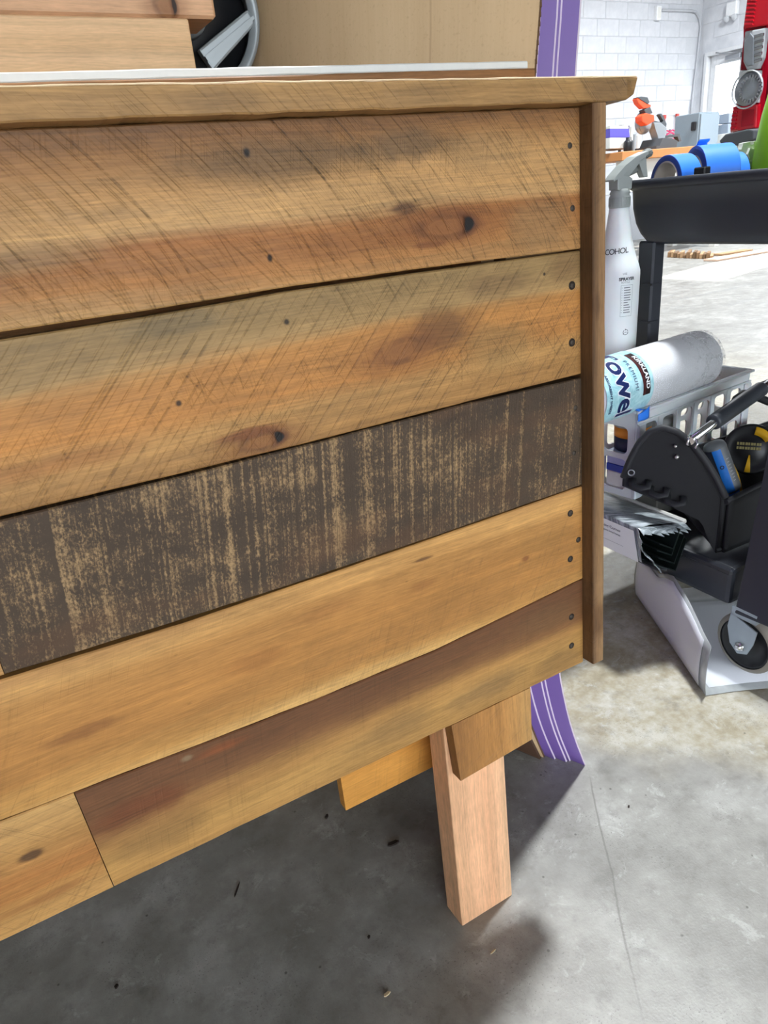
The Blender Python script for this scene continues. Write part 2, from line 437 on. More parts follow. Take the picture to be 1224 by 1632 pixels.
# ceiling lamps
M_LAMPB = simple('lamp_housing', (190, 192, 195), 0.4, 0.3)
M_LED = simple('led_panel', (250, 252, 255), 0.4, emit=4.0)
for i, (lx, ly, lz, pw, sx, sy) in enumerate(LAMPS):
    t = thing('ceiling_lamp', 'square white workshop lamp hung from the ceiling %s' % ['above the cart', 'above the floor before the truck, unseen and added to brighten the far bay', 'above the sun patch, unseen and added to brighten the far bay', 'above the workbench, unseen and added to brighten the far wall'][i], 'lamp', (lx, ly, lz), 0, 'hung workshop lamps')
    MB().box(-sx / 2, sx / 2, -sy / 2, sy / 2, 0, 0.06, 0.01).build('housing', M_LAMPB, t)
    MB().box(-sx / 2 + 0.03, sx / 2 - 0.03, -sy / 2 + 0.03, sy / 2 - 0.03, -0.006, 0.001).build('diffuser', M_LED, t)
    for q in (-1, 1): MB().tube([(q * sx * 0.4, 0, 0.058), (q * sx * 0.4, 0, ZC - lz)], 0.004, 6).build('hanger', M_GREYM, t)
    ld = bpy.data.lights.new('lamp_light', 'AREA'); ld.shape = 'RECTANGLE'; ld.size = sx; ld.size_y = sy; ld.energy = pw; ld.color = (0.93, 0.97, 1.0)
    lo = bpy.data.objects.new('lamp_light', ld); COL.objects.link(lo); lo.parent = t; lo.location = (0, 0, -0.02)

# ================================================================== HEADBOARD
LEAN = math.radians(2.34)
def pl_interp(pts):
    def f(u):
        if u <= pts[0][0]: return pts[0][1]
        for (a, va), (b, vb) in zip(pts[:-1], pts[1:]):
            if u <= b: return va + (vb - va) * (u - a) / (b - a)
        return pts[-1][1]
    return f
def plank_mesh(u0, u1, lo, hi, w0, w1, n=60, jit=0.0005, ch=0.0012, seed=0.0, mi=0):
    """board along u with uneven sawn edges; w0 = front (towards the room), w1 = back"""
    b = MB(); rows = []
    for i in range(n + 1):
        u = u0 + (u1 - u0) * i / n
        j = lambda k, s: jit * (mnoise.noise(Vector((u * s, seed * 7.1 + k, 0))) + 0.5 * mnoise.noise(Vector((u * s * 4, seed * 3.3 + k, 5))))
        a, c = lo(u) + j(1, 35), hi(u) + j(2, 35); f = w0 + j(3, 20) * 0.6
        ring = [(f, a + ch), (f + ch, a), (w1, a), (w1, c), (f + ch, c), (f, c - ch)]
        rows.append([b.bm.verts.new((u, wy, vz)) for wy, vz in ring])
    for r0, r1 in zip(rows[:-1], rows[1:]):
        for k in range(6): b.bm.faces.new((r0[k], r0[(k + 1) % 6], r1[(k + 1) % 6], r1[k]))
    b.bm.faces.new(rows[0]); b.bm.faces.new(rows[-1][::-1])
    return b
const = lambda v: (lambda u: v)
K = lambda *a: rgb(*a)
BLACK = K(16, 12, 9)
pitA = [(0.2137, 0.9636, .0035, .0045, BLACK, .95), (0.2189, 0.8858, .0028, .004, BLACK, .95)]
M_P1 = wood('aged_board_top', [(0.0, K(178, 140, 90)), (0.16, K(160, 114, 66)), (0.34, K(150, 100, 54)), (0.5, K(186, 150, 102)), (0.68, K(178, 138, 88)), (0.84, K(150, 110, 66)), (1.0, K(120, 86, 52))],
            0.858, 0.985, 1.3, 0.36,
            saw=[(-0.72, 0.0, 0.0, 190.0, 1.0, 2.2, 7.0, 0.42), (-0.55, 2.5, 0.45, 210.0, 1.1, 3.0, 5.0, 0.36), (0.18, 0.0, 0.1, 240.0, 0.8, 3.0, 16.0, 0.56)],
            knots=[(0.395, 0.8935, 0.030, 0.0085, 1.0, 0.0)],
            patches=[(0.24, 0.957, 0.11, 0.020, K(98, 78, 54), .75), (0.36, 0.962, 0.07, 0.016, K(92, 76, 56), .7), (0.02, 0.905, 0.09, 0.012, K(150, 128, 92), .5), (0.30, 0.888, 0.11, 0.012, K(132, 86, 44), .6), (0.352, 0.912, 0.018, 0.006, K(80, 50, 28), .8), (0.505, 0.885, 0.05, 0.03, K(140, 112, 76), .6), (0.44, 0.955, 0.06, 0.02, K(150, 122, 84), .5), (0.375, 0.880, 0.022, 0.004, K(110, 68, 36), .8)] + pitA)
M_P2 = wood('aged_board_second', [(0.0, K(150, 112, 64)), (0.2, K(176, 136, 82)), (0.42, K(176, 124, 66)), (0.62, K(178, 128, 70)), (0.8, K(160, 132, 88)), (1.0, K(142, 118, 78))],
            0.7275, 0.8565, 4.1, 0.34,
            saw=[(0.75, 0.0, 0.0, 170.0, 1.1, 2.0, 6.0, 0.36), (-0.6, 0.0, 0.3, 220.0, 0.9, 3.0, 8.0, 0.46), (-0.15, 3.0, 0.5, 190.0, 0.9, 3.0, 8.0, 0.44)],
            knots=[(0.3336, 0.7905, 0.024, 0.0095, 0.15, 0.22), (0.186, 0.7372, 0.020, 0.0062, 1.0, 0.10)],
            patches=[(0.385, 0.803, 0.045, 0.024, K(96, 68, 42), .75), (0.445, 0.835, 0.05, 0.014, K(116, 92, 62), .55), (0.45, 0.775, 0.06, 0.03, K(146, 118, 74), .6), (0.13, 0.846, 0.05, 0.010, K(120, 104, 74), .65), (0.02, 0.758, 0.08, 0.010, K(140, 92, 48), .6), (0.175, 0.747, 0.035, 0.006, K(116, 66, 34), .8), (0.54, 0.84, 0.03, 0.02, K(110, 84, 54), .6), (0.2249, 0.8337, .003, .003, BLACK, .9), (0.1218, 0.7848, .003, .003, BLACK, .9), (0.5083, 0.8376, .002, .002, BLACK, .9)])
M_P4 = wood('golden_board', [(0.0, K(206, 166, 104)), (0.13, K(186, 142, 80)), (0.3, K(166, 120, 64)), (0.55, K(172, 124, 66)), (0.8, K(178, 132, 74)), (0.92, K(198, 154, 94)), (1.0, K(168, 128, 80))],
            0.465, 0.594, 2.2, 0.30,
            saw=[(0.35, 0.0, 0.0, 260.0, 0.55, 2.0, 6.0, 0.44), (0.6, 0.0, 0.0, 300.0, 0.6, 2.6, 8.0, 0.46)],
            patches=[(-0.02, 0.525, 0.045, 0.008, K(124, 82, 44), .65), (0.14, 0.53, 0.04, 0.012, K(146, 98, 50), .5), (0.22, 0.556, 0.05, 0.010, K(146, 100, 52), .5), (0.33, 0.545, 0.02, 0.006, K(140, 92, 48), .5), (0.335, 0.574, 0.014, 0.0022, K(92, 62, 34), .8), (0.50, 0.545, 0.05, 0.020, K(150, 112, 62), .5), (0.47, 0.53, 0.006, 0.004, K(110, 66, 36), .7)])
M_P5 = wood('two_tone_board', [(0.0, K(166, 128, 74)), (0.25, K(176, 138, 80)), (0.45, K(168, 128, 74)), (0.6, K(128, 92, 56)), (0.8, K(108, 74, 46)), (1.0, K(104, 70, 44))],
            0.352, 0.463, 6.4, 0.30,
            saw=[(0.1, 0.0, 0.0, 150.0, 0.5, 3.0, 6.0, 0.50)],
            patches=[(0.01, 0.425, 0.06, 0.018, K(102, 58, 32), .8), (0.02, 0.385, 0.05, 0.020, K(136, 104, 62), .6), (0.09, 0.452, 0.03, 0.006, K(132, 76, 40), .7), (0.27, 0.385, 0.07, 0.02, K(132, 104, 66), .55), (0.40, 0.38, 0.07, 0.018, K(122, 98, 66), .55), (0.50, 0.44, 0.06, 0.02, K(112, 84, 54), .5), (0.52, 0.37, 0.05, 0.018, K(120, 94, 58), .5), (0.058, 0.4565, 0.007, 0.004, K(130, 112, 88), .8)])
M_P5L = wood('short_tan_board', [(0.0, K(184, 146, 90)), (0.25, K(176, 132, 74)), (0.45, K(162, 110, 58)), (0.65, K(170, 130, 76)), (1.0, K(186, 150, 96))],
            0.352, 0.470, 9.3, 0.32,
            saw=[(-0.8, 0.0, -0.1, 190.0, 0.9, 3.0, 6.0, 0.42), (0.7, 0.0, -0.1, 230.0, 0.6, 3.0, 9.0, 0.48)],
            patches=[(-0.087, 0.426, 0.012, 0.005, K(74, 52, 32), .9), (-0.09, 0.377, 0.05, 0.007, K(126, 80, 44), .6)])
M_CAP = wood('cap_board', [(0.0, K(150, 118, 76)), (0.4, K(164, 130, 84)), (0.7, K(160, 126, 80)), (1.0, K(170, 138, 92))], 0.986, 1.0065, 7.7, 0.34,
            saw=[(-0.75, 0.0, 0.0, 180.0, 0.8, 3.0, 10.0, 0.40)],
            patches=[(0.19, 0.997, 0.05, 0.012, K(118, 94, 64), .6), (0.58, 0.997, 0.05, 0.014, K(118, 94, 66), .7), (0.36, 0.995, 0.05, 0.01, K(140, 112, 74), .5)])
M_TRIM = wood('trim_board', [(0.0, K(96, 72, 50)), (0.5, K(138, 108, 76)), (1.0, K(142, 114, 82))], 0.556, 0.575, 3.1, 0.34, axis='z',
            saw=[(0.5, 0.0, 0.0, 200.0, 0.5, 3.0, 9.0, 0.5)], patches=[(0.42, 0.566, 0.03, 0.02, K(96, 68, 42), .7), (0.80, 0.562, 0.02, 0.006, K(78, 54, 34), .5)])
M_BLOCKW = wood('block_board', [(0.0, K(146, 104, 58)), (0.4, K(168, 122, 68)), (0.7, K(180, 134, 78)), (1.0, K(184, 146, 92))], 0.351, 0.47, 5.9, 0.30, axis='z', gdist=0.05,
            saw=[(0.5, 0.0, 0.3, 220.0, 0.6, 3.0, 9.0, 0.42)])
M_LEG = wood('new_fir', [(0.0, K(220, 176, 140)), (0.3, K(230, 184, 148)), (0.6, K(226, 178, 142)), (1.0, K(234, 192, 156))], 0.35, 0.437, 8.2, 0.27, axis='z', gdist=0.010, speck=0.0, bump=0.15, stretch=0.16)
# the dark, weathered board with sawn cross streaks
g = G('weathered_board'); x, y, z = g.xyz(g.coord()); P = g.vec(x, z, y)
tt = x - (z - 0.66) * 0.10 + (g.noise(P, 9.0, 3.0) - 0.5) * 0.006
s1 = g.noise1(tt, 55.0, 3.0, 0.75); s2 = g.noise1(tt, 210.0, 2.0, 0.7)
ptch = g.noise(g.vec(x * 10.0, z * 16.0, 0.0), 1.0, 4.0, 0.65)
sp = g.noise(g.vec(x * 520.0, z * 330.0, 0.0), 1.0, 3.0, 0.7)
sp2 = g.noise(g.vec(x * 160.0, z * 90.0, 2.0), 1.0, 3.0, 0.7)
wear = s1 * 0.85 + s2 * 0.65 + ptch * 0.95 + (sp - 0.5) * 1.05 + (sp2 - 0.5) * 0.70 - 1.27 - g.ss(x, 0.28, 0.55) * 0.10
f = g.ss(wear, -0.12, 0.36)
c = g.mix(f, g.mix(ptch, K(50, 40, 32), K(92, 74, 56)), g.mix(s2, K(152, 119, 80), K(178, 146, 104)))
red = g.ss(g.noise(g.vec(x * 6.0, z * 14.0, 7.0), 1.0, 3.0), 0.5, 0.7); c = g.mix(red * 0.3, c, K(108, 74, 48))
dl = g.ss(s2, 0.60, 0.74) * g.ss(s1, 0.35, 0.6); c = g.mix(dl * 0.55, c, K(42, 33, 26))
g.base(c); g.rough(0.6); g.bump(sp * 0.7 + s2 * 0.8, 0.6, 0.0014); g.b.inputs['Specular IOR Level'].default_value = 0.3
M_P3 = g.m
M_NAIL = simple('old_nail', (66, 58, 50), 0.5, 0.4, 0.25, 300.0, 0.3)
M_NAILHOLE = simple('nail_recess_shade', (38, 28, 20), 0.8)  # dark ring colour paints in the shade of each nail's recess
M_DARKW = simple('brown_backing_wood', (120, 92, 60), 0.8, var=0.15)  # plain brown wood of the battens and rear headboard legs

hb = thing('headboard', 'reclaimed plank headboard of mixed brown boards with a projecting cap, nearest the camera', 'headboard', (0, 0.5453, 0))
hb.rotation_euler = (-LEAN, 0, 0)
UL, UR = -0.95, 0.5565
p1b = pl_interp([(-0.95, .859), (0.0103, .8597), (0.1208, .8595), (0.2315, .8615), (0.3824, .8602), (0.5525, 0.8568)])
p2t = pl_interp([(-0.95, .853), (0.0087, .8543), (0.1199, .8551), (0.2308, .858), (0.382, .8569), (0.5524, 0.855)])
p2b = pl_interp([(-0.95, .7285), (-0.0266, .7287), (0.1172, .7273), (0.2329, .7263), (0.4076, .7274), (0.551, .7268)])
p3t = pl_interp([(-0.95, .7262), (-0.0274, .7261), (0.1167, .7250), (0.2326, .7249), (0.4074, .7256), (0.5509, .7226)])
p3b = pl_interp([(-0.95, .602), (-0.0577, .6014), (0.0895, .5968), (0.212, .5952), (0.3569, .5948), (0.5573, .5968)])
p4t = pl_interp([(-0.95, .5985), (-0.0631, .5980), (0.0885, .5932), (0.2115, .5932), (0.3566, .5932), (0.5573, .5952)])
p4b = pl_interp([(-0.95, .474), (-0.0986, .4720), (0.0613, .4657), (0.1905, .4612), (0.3439, .4604), (0.5563, .4738)])
bot = const(0.352)
def sub(f, d): return lambda u: f(u) - d
pk = {}
pk[1] = plank_mesh(UL, UR, p1b, const(0.986), 0.0, 0.018, 90, 0.0004, seed=1).build('plank', M_P1, hb); pk[1]['label'] = 'top board with a long eye-shaped knot'
pk[2] = plank_mesh(UL, UR, p2b, p2t, 0.0005, 0.018, 90, 0.0004, seed=2).build('plank', M_P2, hb); pk[2]['label'] = 'second board, greyish upper edge and two knots'
pk[3] = plank_mesh(-0.0585, UR, p3b, p3t, 0.0, 0.018, 60, 0.0005, seed=3).build('plank', M_P3, hb); pk[3]['label'] = 'dark weathered board with cross-sawn streaks'
plank_mesh(UL, -0.0592, p3b, p3t, 0.0, 0.018, 40, 0.0005, seed=4).build('plank', M_P4, hb)
pk[4] = plank_mesh(UL, UR, p4b, p4t, 0.0, 0.018, 90, 0.0004, seed=5).build('plank', M_P4, hb); pk[4]['label'] = 'golden board with a pale lower edge'
m = plank_mesh(-0.0366, UR, bot, sub(p4b, 0.0006), 0.0, 0.018, 60, 0.0005, seed=6)
for v in m.bm.verts:
    if v.co.x < -0.03: v.co.x += (0.469 - v.co.z) * 0.05 - 0.003
pk[5] = m.build('plank', M_P5, hb); pk[5]['label'] = 'bottom board, reddish brown above and tan below'
m = plank_mesh(UL, -0.0374, bot, sub(p4b, 0.0006), -0.0004, 0.018, 40, 0.0005, seed=7)
for v in m.bm.verts:
    if v.co.x > -0.045: v.co.x += (0.469 - v.co.z) * 0.05 - 0.003
pk[6] = m.build('plank', M_P5L, hb); pk[6]['label'] = 'short tan bottom board'
# cap: waney, with a broken front corner at its right end
m = plank_mesh(-1.0, 0.6105, const(0.9865), const(1.0068), -0.0215, 0.045, 120, 0.0011, 0.0012, seed=8)
for v in m.bm.verts:
    t_ = (v.co.x - 0.6035) / 0.007
    if t_ > 0:
        if v.co.z < 0.996: v.co.z += 0.0048 * min(1, t_) ** 2; v.co.y += 0.004 * t_ if v.co.y < 0 else 0
        v.co.x += 0.0022 * mnoise.noise(Vector((v.co.z * 400, v.co.y * 90, 3)))
m.build('cap', M_CAP, hb)
# light splintered arris along the cap's upper edge
M_SPL = simple('bare_splintered_edge', (232, 204, 164), 0.7)
b = MB(); pts = []
for i in range(140):
    u = -0.98 + i * (0.609 + 0.98) / 139
    pts.append((u, -0.0212 + 0.0006 * mnoise.noise(Vector((u * 40, 1, 0))), 1.0066 + 0.0009 * mnoise.noise(Vector((u * 25, 4, 0)))))
b.tube(pts, [0.0006 + 0.0005 * abs(mnoise.noise(Vector((i * 0.37, 8, 0)))) for i in range(140)], 5)
b.build('splintered_arris', M_SPL, hb)
m = MB(); rows = []
for i in range(41):
    v_ = 0.3585 + (0.9862 - 0.3585) * i / 40
    j = lambda k: 0.0006 * mnoise.noise(Vector((v_ * 22, k * 5.0, 1))) + 0.0003 * mnoise.noise(Vector((v_ * 90, k * 5.0, 1)))
    rows.append([m.bm.verts.new(q) for q in ((0.5570 + j(1), -0.0165, v_), (0.5580 + j(1), -0.0178, v_), (0.5735 + j(2), -0.0178, v_), (0.5745 + j(2), -0.0165, v_), (0.5745 + j(2), 0.030, v_), (0.5570, 0.030, v_))])
for r0, r1 in zip(rows[:-1], rows[1:]):
    for k in range(6): m.bm.faces.new((r0[k], r0[(k + 1) % 6], r1[(k + 1) % 6], r1[k]))
m.bm.faces.new(rows[0]); m.bm.faces.new(rows[-1])
m.build('end_trim', M_TRIM, hb)
# legs with their blocks; the back battens
for s_, (lx0, lx1, bx0, bx1) in enumerate(((0.350, 0.437, 0.351, 0.470), (-0.83, -0.743, -0.863, -0.744))):
    mt = M_LEG if s_ == 0 else simple('new_fir_plain', (204, 154, 114), 0.6)
    lb = MB(); lb.box(lx0, lx1, 0.0185, 0.056, 0.0005, 0.845, 0.0022, seg=2)
    lb.build('leg', mt, hb)
    mt = M_BLOCKW if s_ == 0 else M_P5L
    MB().prism([(bx0 + 0.006, 0.265), (bx1 - 0.001, 0.272), (bx1, 0.3515), (bx0, 0.3515)], 0.0004, 0.018, 'xz', 0.0008).build('block', mt, hb)
MB().box(0.475, 0.552, 0.0185, 0.040, 0.36, 0.98, 0.001).build('batten', M_DARKW, hb)
MB().box(-0.2, -0.12, 0.0185, 0.040, 0.36, 0.98, 0.001).build('batten', M_DARKW, hb)
nail_mesh = None
for who, (u, v) in [(1, (.5438, .9529)), (1, (.5462, .8962)), (2, (.5451, .8218)), (2, (.5442, .7631)), (3, (.5478, .6907)), (3, (.5452, .6387)), (4, (.5384, .5664)), (4, (.5507, .5286)), (4, (.5374, .5071)), (5, (.5382, .427)), (5, (.5376, .3853)), (1, (.395, .60))][:11]:
    if nail_mesh is None:
        b = MB(); mm = R(PI / 2, 'X')
        b.lathe([(0, 0.0008), (0.0022, 0.0008), (0.0029, 0.0004), (0.0031, -0.002), (0, -0.002)], 14, mm, 0)
        b.lathe([(0.0030, -0.0005), (0.0030, 0.0003), (0.0043, 0.0002), (0.0047, -0.0008), (0.0030, -0.0008)], 14, mm, 1)
        o = b.build('nail', [M_NAIL, M_NAILHOLE], pk[who]); nail_mesh = o
    else:
        o = nail_mesh.copy(); COL.objects.link(o); o.parent = pk[who]
    o.location = (u, 0.0002, v); o.rotation_euler = (0, random.uniform(0, 6), 0)

# ------------------------------------------------------------------ second headboard, behind
h2 = thing('headboard', 'second headboard standing behind the front one, its orange-brown block seen below the boards', 'headboard', (0, 0.640, 0))
h2.rotation_euler = (-LEAN, 0, 0)
M_ORB = wood('orange_board', [(0.0, K(196, 142, 66)), (0.4, K(206, 150, 72)), (0.7, K(196, 138, 62)), (1.0, K(180, 124, 56))], 0.20, 0.30, 12.5, 0.22, saw=[(0.2, 0, 0, 120.0, 0.5, 3, 6, 0.5)])
M_BRN = wood('brown_board', [(0.0, K(150, 108, 64)), (0.5, K(166, 122, 74)), (1.0, K(140, 100, 60))], 0.30, 0.98, 15.0, 0.3)
for i in range(5):
    plank_mesh(-0.9, 0.50, const(0.350 + i * 0.127), const(0.475 + i * 0.127), 0, 0.016, 12, 0.0004, seed=20 + i).build('plank', M_BRN, h2)
plank_mesh(-0.95, 0.5655, lambda u: 1.0165 + (u - 0.56) * 0.0131, lambda u: 1.0300 + (u - 0.56) * 0.0131, -0.0215, 0.018, 40, 0.0004, seed=30).build('cap', M_BRN, h2)
MB().prism([(0.2385, 0.207), (0.43, 0.207), (0.43, 0.3495), (0.2385, 0.3495)], 0.0, 0.016, 'xz', 0.0008).build('block', M_ORB, h2)
for lx in (0.405, -0.80): MB().box(lx, lx + 0.045, 0.0165, 0.05, 0.0008, 0.995 if lx < 0 else 1.0140, 0.002).build('leg', M_DARKW, h2)
# white laminated strip lying on its cap
M_WHITE = simple('white_laminate', (226, 226, 220), 0.4, var=0.05, scale=120)
b = plank_mesh(-0.95, 0.5585, const(0.0), const(0.0068), 0.0, 0.03, 90, 0.0005, 0.001, seed=33)
o = b.build('laminate_strip', M_WHITE, None, loc=(0, 0.6635, 1.0295)); tag(o, 'white laminate strip lying along the top of the rear headboard', 'strip'); o.rotation_euler = (0, -0.0131, 0); o.location.z = 1.0229

# ================================================================== BEHIND THE HEADBOARDS
M_PLY = simple('bench_ply', (176, 142, 96), 0.7, var=0.12, scale=20)
wt = thing('work_table', 'tall plywood work table hidden behind the headboards, carrying lumber and a reel', 'table', (-0.15, 1.02, 0))
MB().box(-0.55, 0.53, -0.095, 0.12, 1.038, 1.062, 0.003).build('tabletop', M_PLY, wt)
for q in (-0.5, 0.38):
    for r_ in (-0.03, 0.07): MB().box(q, q + 0.045, r_, r_ + 0.045, 0, 1.038, 0.002).build('leg', M_PLY, wt)
M_LUM1 = wood('pale_fir', [(0.0, K(216, 184, 142)), (0.3, K(222, 190, 150)), (0.6, K(214, 180, 138)), (1.0, K(220, 188, 150))], 1.07, 1.13, 17.0, 0.20, speck=0.0, bump=0.1, gdist=0.03, stretch=0.3)
M_LUM2 = wood('pinkish_fir', [(0.0, K(206, 166, 132)), (0.4, K(214, 176, 142)), (0.8, K(206, 166, 130)), (1.0, K(214, 178, 146))], 1.13, 1.20, 19.0, 0.20, speck=0.0, bump=0.1, gdist=0.02, stretch=0.3,
             knots=[(0.278, 1.141, 0.012, 0.010, 0.9, 0.0)])
o = MB().box(-0.9, 0.301, 0.95, 0.988, 1.0622, 1.1300, 0.0015).build('lumber', M_LUM1); tag(o, 'pale fir board, lower of the two stacked at upper left', 'lumber')
o = MB().box(-0.86, 0.335, 0.95, 1.028, 1.1304, 1.1684, 0.003).build('lumber', M_LUM2); tag(o, 'pinkish fir board with a dark knot, upper of the two stacked at upper left', 'lumber')
# grey plastic reel standing on the table
M_REEL = simple('grey_reel_plastic', (140, 146, 148), 0.32, 0.25, 0.06)
M_BLK = simple('black_plastic', (22, 23, 26), 0.45, 0.0, 0.1)
rl = thing('cable_reel', 'grey plastic reel with slanted spokes and black core behind the lumber', 'reel', (0.334, 1.06, 1.1592))
mm = R(PI / 2, 'X')
MB().lathe([(0.083, 0.004), (0.088, 0.012), (0.0945, 0.012), (0.0965, 0.006), (0.0965, -0.012), (0.085, -0.012), (0.083, 0.004)], 64, mm).build('rim', M_REEL, rl)
MB().lathe([(0.0, 0.008), (0.018, 0.008), (0.026, 0.004), (0.028, -0.01), (0.0, -0.01)], 40, mm).build('hub', M_REEL, rl)
MB().lathe([(0.0, -0.012), (0.086, -0.012), (0.086, -0.03), (0.0, -0.03)], 40, mm).build('core', M_BLK, rl)
for k in range(3):
    a = k * 2 * PI / 3
    p0 = Vector((0.053 * math.cos(a - 1.32), 0, 0.053 * math.sin(a - 1.32))); p1 = Vector((0.0875 * math.cos(a - 0.06), 0, 0.0875 * math.sin(a - 0.06)))
    d = (p1 - p0).normalized(); nrm = Vector((-d.z, 0, d.x))
    b = MB(); poly = [p0 - nrm * 0.016, p1 - nrm * 0.006, p1 + nrm * 0.012, p0 + nrm * 0.013]
    b.prism([(q.x, q.z) for q in poly], -0.009, 0.004, 'xz', 0.003)
    poly = [p0 - nrm * 0.003, p1 - nrm * 0.001, p1 + nrm * 0.003, p0 + nrm * 0.003]
    b.prism([(q.x, q.z) for q in poly], -0.013, -0.009, 'xz')
    b.build('spoke', M_REEL, rl)
# leaning sheets: thin, bowed, seen by their front edges
DS = Vector((-0.3903, 0.9207, 0)); DN = Vector((0.9207, 0.3903, 0))
def bow(z): return pl_smooth(z, [(0, .9123), (.08, .872), (.14, .845), (.21, .819), (.28, .799), (.40, .781), (.55, .777), (.75, .789), (1.02, .8226), (1.10, .8345), (1.4, .862), (1.75, .880)])
def pl_smooth(z, pts):
    for k in range(len(pts) - 1):
        if z <= pts[k + 1][0] or k == len(pts) - 2:
            p0 = pts[max(k - 1, 0)]; p1 = pts[k]; p2 = pts[k + 1]; p3 = pts[min(k + 2, len(pts) - 1)]
            t = (z - p1[0]) / (p2[0] - p1[0]); h = p2[0] - p1[0]
            m1 = (p2[1] - p0[1]) / max(p2[0] - p0[0], 1e-6) * h; m2 = (p3[1] - p1[1]) / max(p3[0] - p1[0], 1e-6) * h
            return (2*t**3-3*t*t+1)*p1[1] + (t**3-2*t*t+t)*m1 + (-2*t**3+3*t*t)*p2[1] + (t**3-t*t)*m2
def leaning(s0, s1, dm, th, ztop, nz=44, z0=0.0004, fn=bow, ks=0.0):
    b = MB(); nz = nz
    cols = [(s0, -th / 2), (s0, th / 2), (s1, th / 2), (s1, -th / 2)]
    rows = []
    for i in range(nz + 1):
        z = z0 + (ztop - z0) * i / nz; m_ = fn(z) + dm
        rows.append([b.bm.verts.new(DS * (s + ks * z) + DN * (m_ + q) + Vector((0, 0, z))) for s, q in cols])
    for r0, r1 in zip(rows[:-1], rows[1:]):
        for k in range(4):
            f = b.bm.faces.new((r0[k], r0[(k + 1) % 4], r1[(k + 1) % 4], r1[k])); f.material_index = 1 if k in (0, 2) else 0; f.smooth = k in (1, 3)
    for r_ in (rows[0], rows[-1]): b.bm.faces.new(r_).material_index = 1
    return b
M_PURP = simple('purple_face', (114, 86, 158), 0.42, 0.0, 0.06, 12)
M_EDGE = simple('pale_sheet_edge', (214, 200, 214), 0.6, 0.0, 0.05)
for s0, dm, ks, lab in ((.3625, 0.0, 0.0, 'purple sheet with pale edge, outermost right of the leaning set'), (.388, -.0046, -.006, 'purple sheet with pale edge, second from the right of the leaning set'),
                        (.3925, -.0092, -.008, 'purple sheet with pale edge, third from the right of the leaning set'), (.4118, -.0138, -.010, 'purple sheet with pale edge, leftmost of the leaning set, next to the cardboard')):
    o = leaning(s0, s0 + 0.45, dm, 0.0040, 1.62 - s0 * 0.1, ks=ks).build('purple_sheet', [M_PURP, M_EDGE]); tag(o, lab, 'sheet', 'purple sheets leaning behind the headboards')
o = leaning(.4335, .70, -0.0262, 0.0050, 0.30).build('shade_sheet', simple('shade_brown', (74, 50, 34), 0.6, var=0.15)); tag(o, 'dark brown sheet standing in for the shaded foot of the cardboard, left of the purple sheets', 'board')  # added dark sheet; its colour stands for shade on the cardboard's foot
g = G('cardboard'); x, y, z = g.xyz(g.coord())
ss_ = x * -0.3903 + y * 0.9207
fl = g.noise(g.vec(ss_ * 160.0, z * 1.5, 0.0), 1.0, 2.0); bl = g.noise(g.vec(ss_ * 14.0, z * 3.0, 0.0), 1.0, 3.0); fi = g.noise(g.coord(), 260.0, 3.0)
cl = g.mix(bl * 0.6 + fl * 0.4, K(190, 158, 118), K(216, 186, 146)); cl = g.mix(g.ss(fi, 0.55, 0.75) * 0.25, cl, K(160, 128, 92))
ln_ = 1.0 - g.ss((ss_ - 0.535).abs(), 0.0005, 0.002); cl = g.mix(ln_ * 0.35, cl, K(150, 118, 82))
g.base(cl); g.rough(0.8); g.bump(fl * 0.6 + fi * 0.3, 0.35, 0.0012); M_CARD = g.m
M_CARDE = simple('cut_cardboard_edge', (96, 70, 46), 0.9, var=0.25, scale=300)
cb = thing('cardboard_sheet', 'large brown corrugated cardboard sheet leaning between the reel and the purple sheets', 'cardboard', (0, 0, 0))
b = leaning(.4300, 1.15, -0.0190, 0.0045, 1.60, ks=-0.029)
b.build('corrugated_panel', [M_CARD, M_CARDE], cb)
b = MB()
for i in range(150):
    z = 0.30 + i * 0.0085; m_ = bow(z) - 0.0190
    c_ = DS * (0.4298 - 0.029 * z) + DN * m_ + Vector((0, 0, z))
    b.box(-0.0016, 0.0006, -0.0020, 0.0020, -0.0022, 0.0022, mat=T(*c_) @ R(math.atan2(-0.39, 0.92) * 0 - 0.4, 'Z'))
o = b.build('flute_teeth', M_CARDE, cb); o['kind'] = 'stuff'

# ================================================================== CART
M_CART = simple('cart_plastic', (46, 49, 56), 0.42, 0.0, 0.12, 30, 0.25)
M_ZINC = simple('zinc_plate', (168, 176, 182), 0.35, 0.7, 0.08)
M_TREAD = simple('grey_tread', (138, 132, 122), 0.6, 0.0, 0.08)
M_CHROME = simple('chrome', (220, 220, 220), 0.14, 1.0, 0.03)
def rrect(x0, x1, y0, y1, r, n=5):
    out = []
    for cx, cy, a in ((x1 - r, y1 - r, 0), (x0 + r, y1 - r, PI / 2), (x0 + r, y0 + r, PI), (x1 - r, y0 + r, 1.5 * PI)):
        for i in range(n + 1): out.append((cx + r * math.cos(a + PI / 2 * i / n), cy + r * math.sin(a + PI / 2 * i / n)))
    return out
def loft(b, rings, cap0=True, cap1=True, mi=0, smooth=True):
    rows = [[b.bm.verts.new(q) for q in ring] for ring in rings]
    n = len(rows[0])
    for r0, r1 in zip(rows[:-1], rows[1:]):
        for k in range(n):
            f = b.bm.faces.new((r0[k], r0[(k + 1) % n], r1[(k + 1) % n], r1[k])); f.smooth = smooth; f.material_index = mi
    if cap0: b.bm.faces.new(rows[0][::-1]).material_index = mi
    if cap1: b.bm.faces.new(rows[-1]).material_index = mi
    return b
CO = (1.5, 0.93, 0.0)
cart = thing('utility_cart', 'black plastic utility cart with a deep top tray and one caster showing', 'cart', CO)
b = MB(); X0, X1, Y0, Y1 = 1.27, 2.02, 0.58, 1.188
rings = []
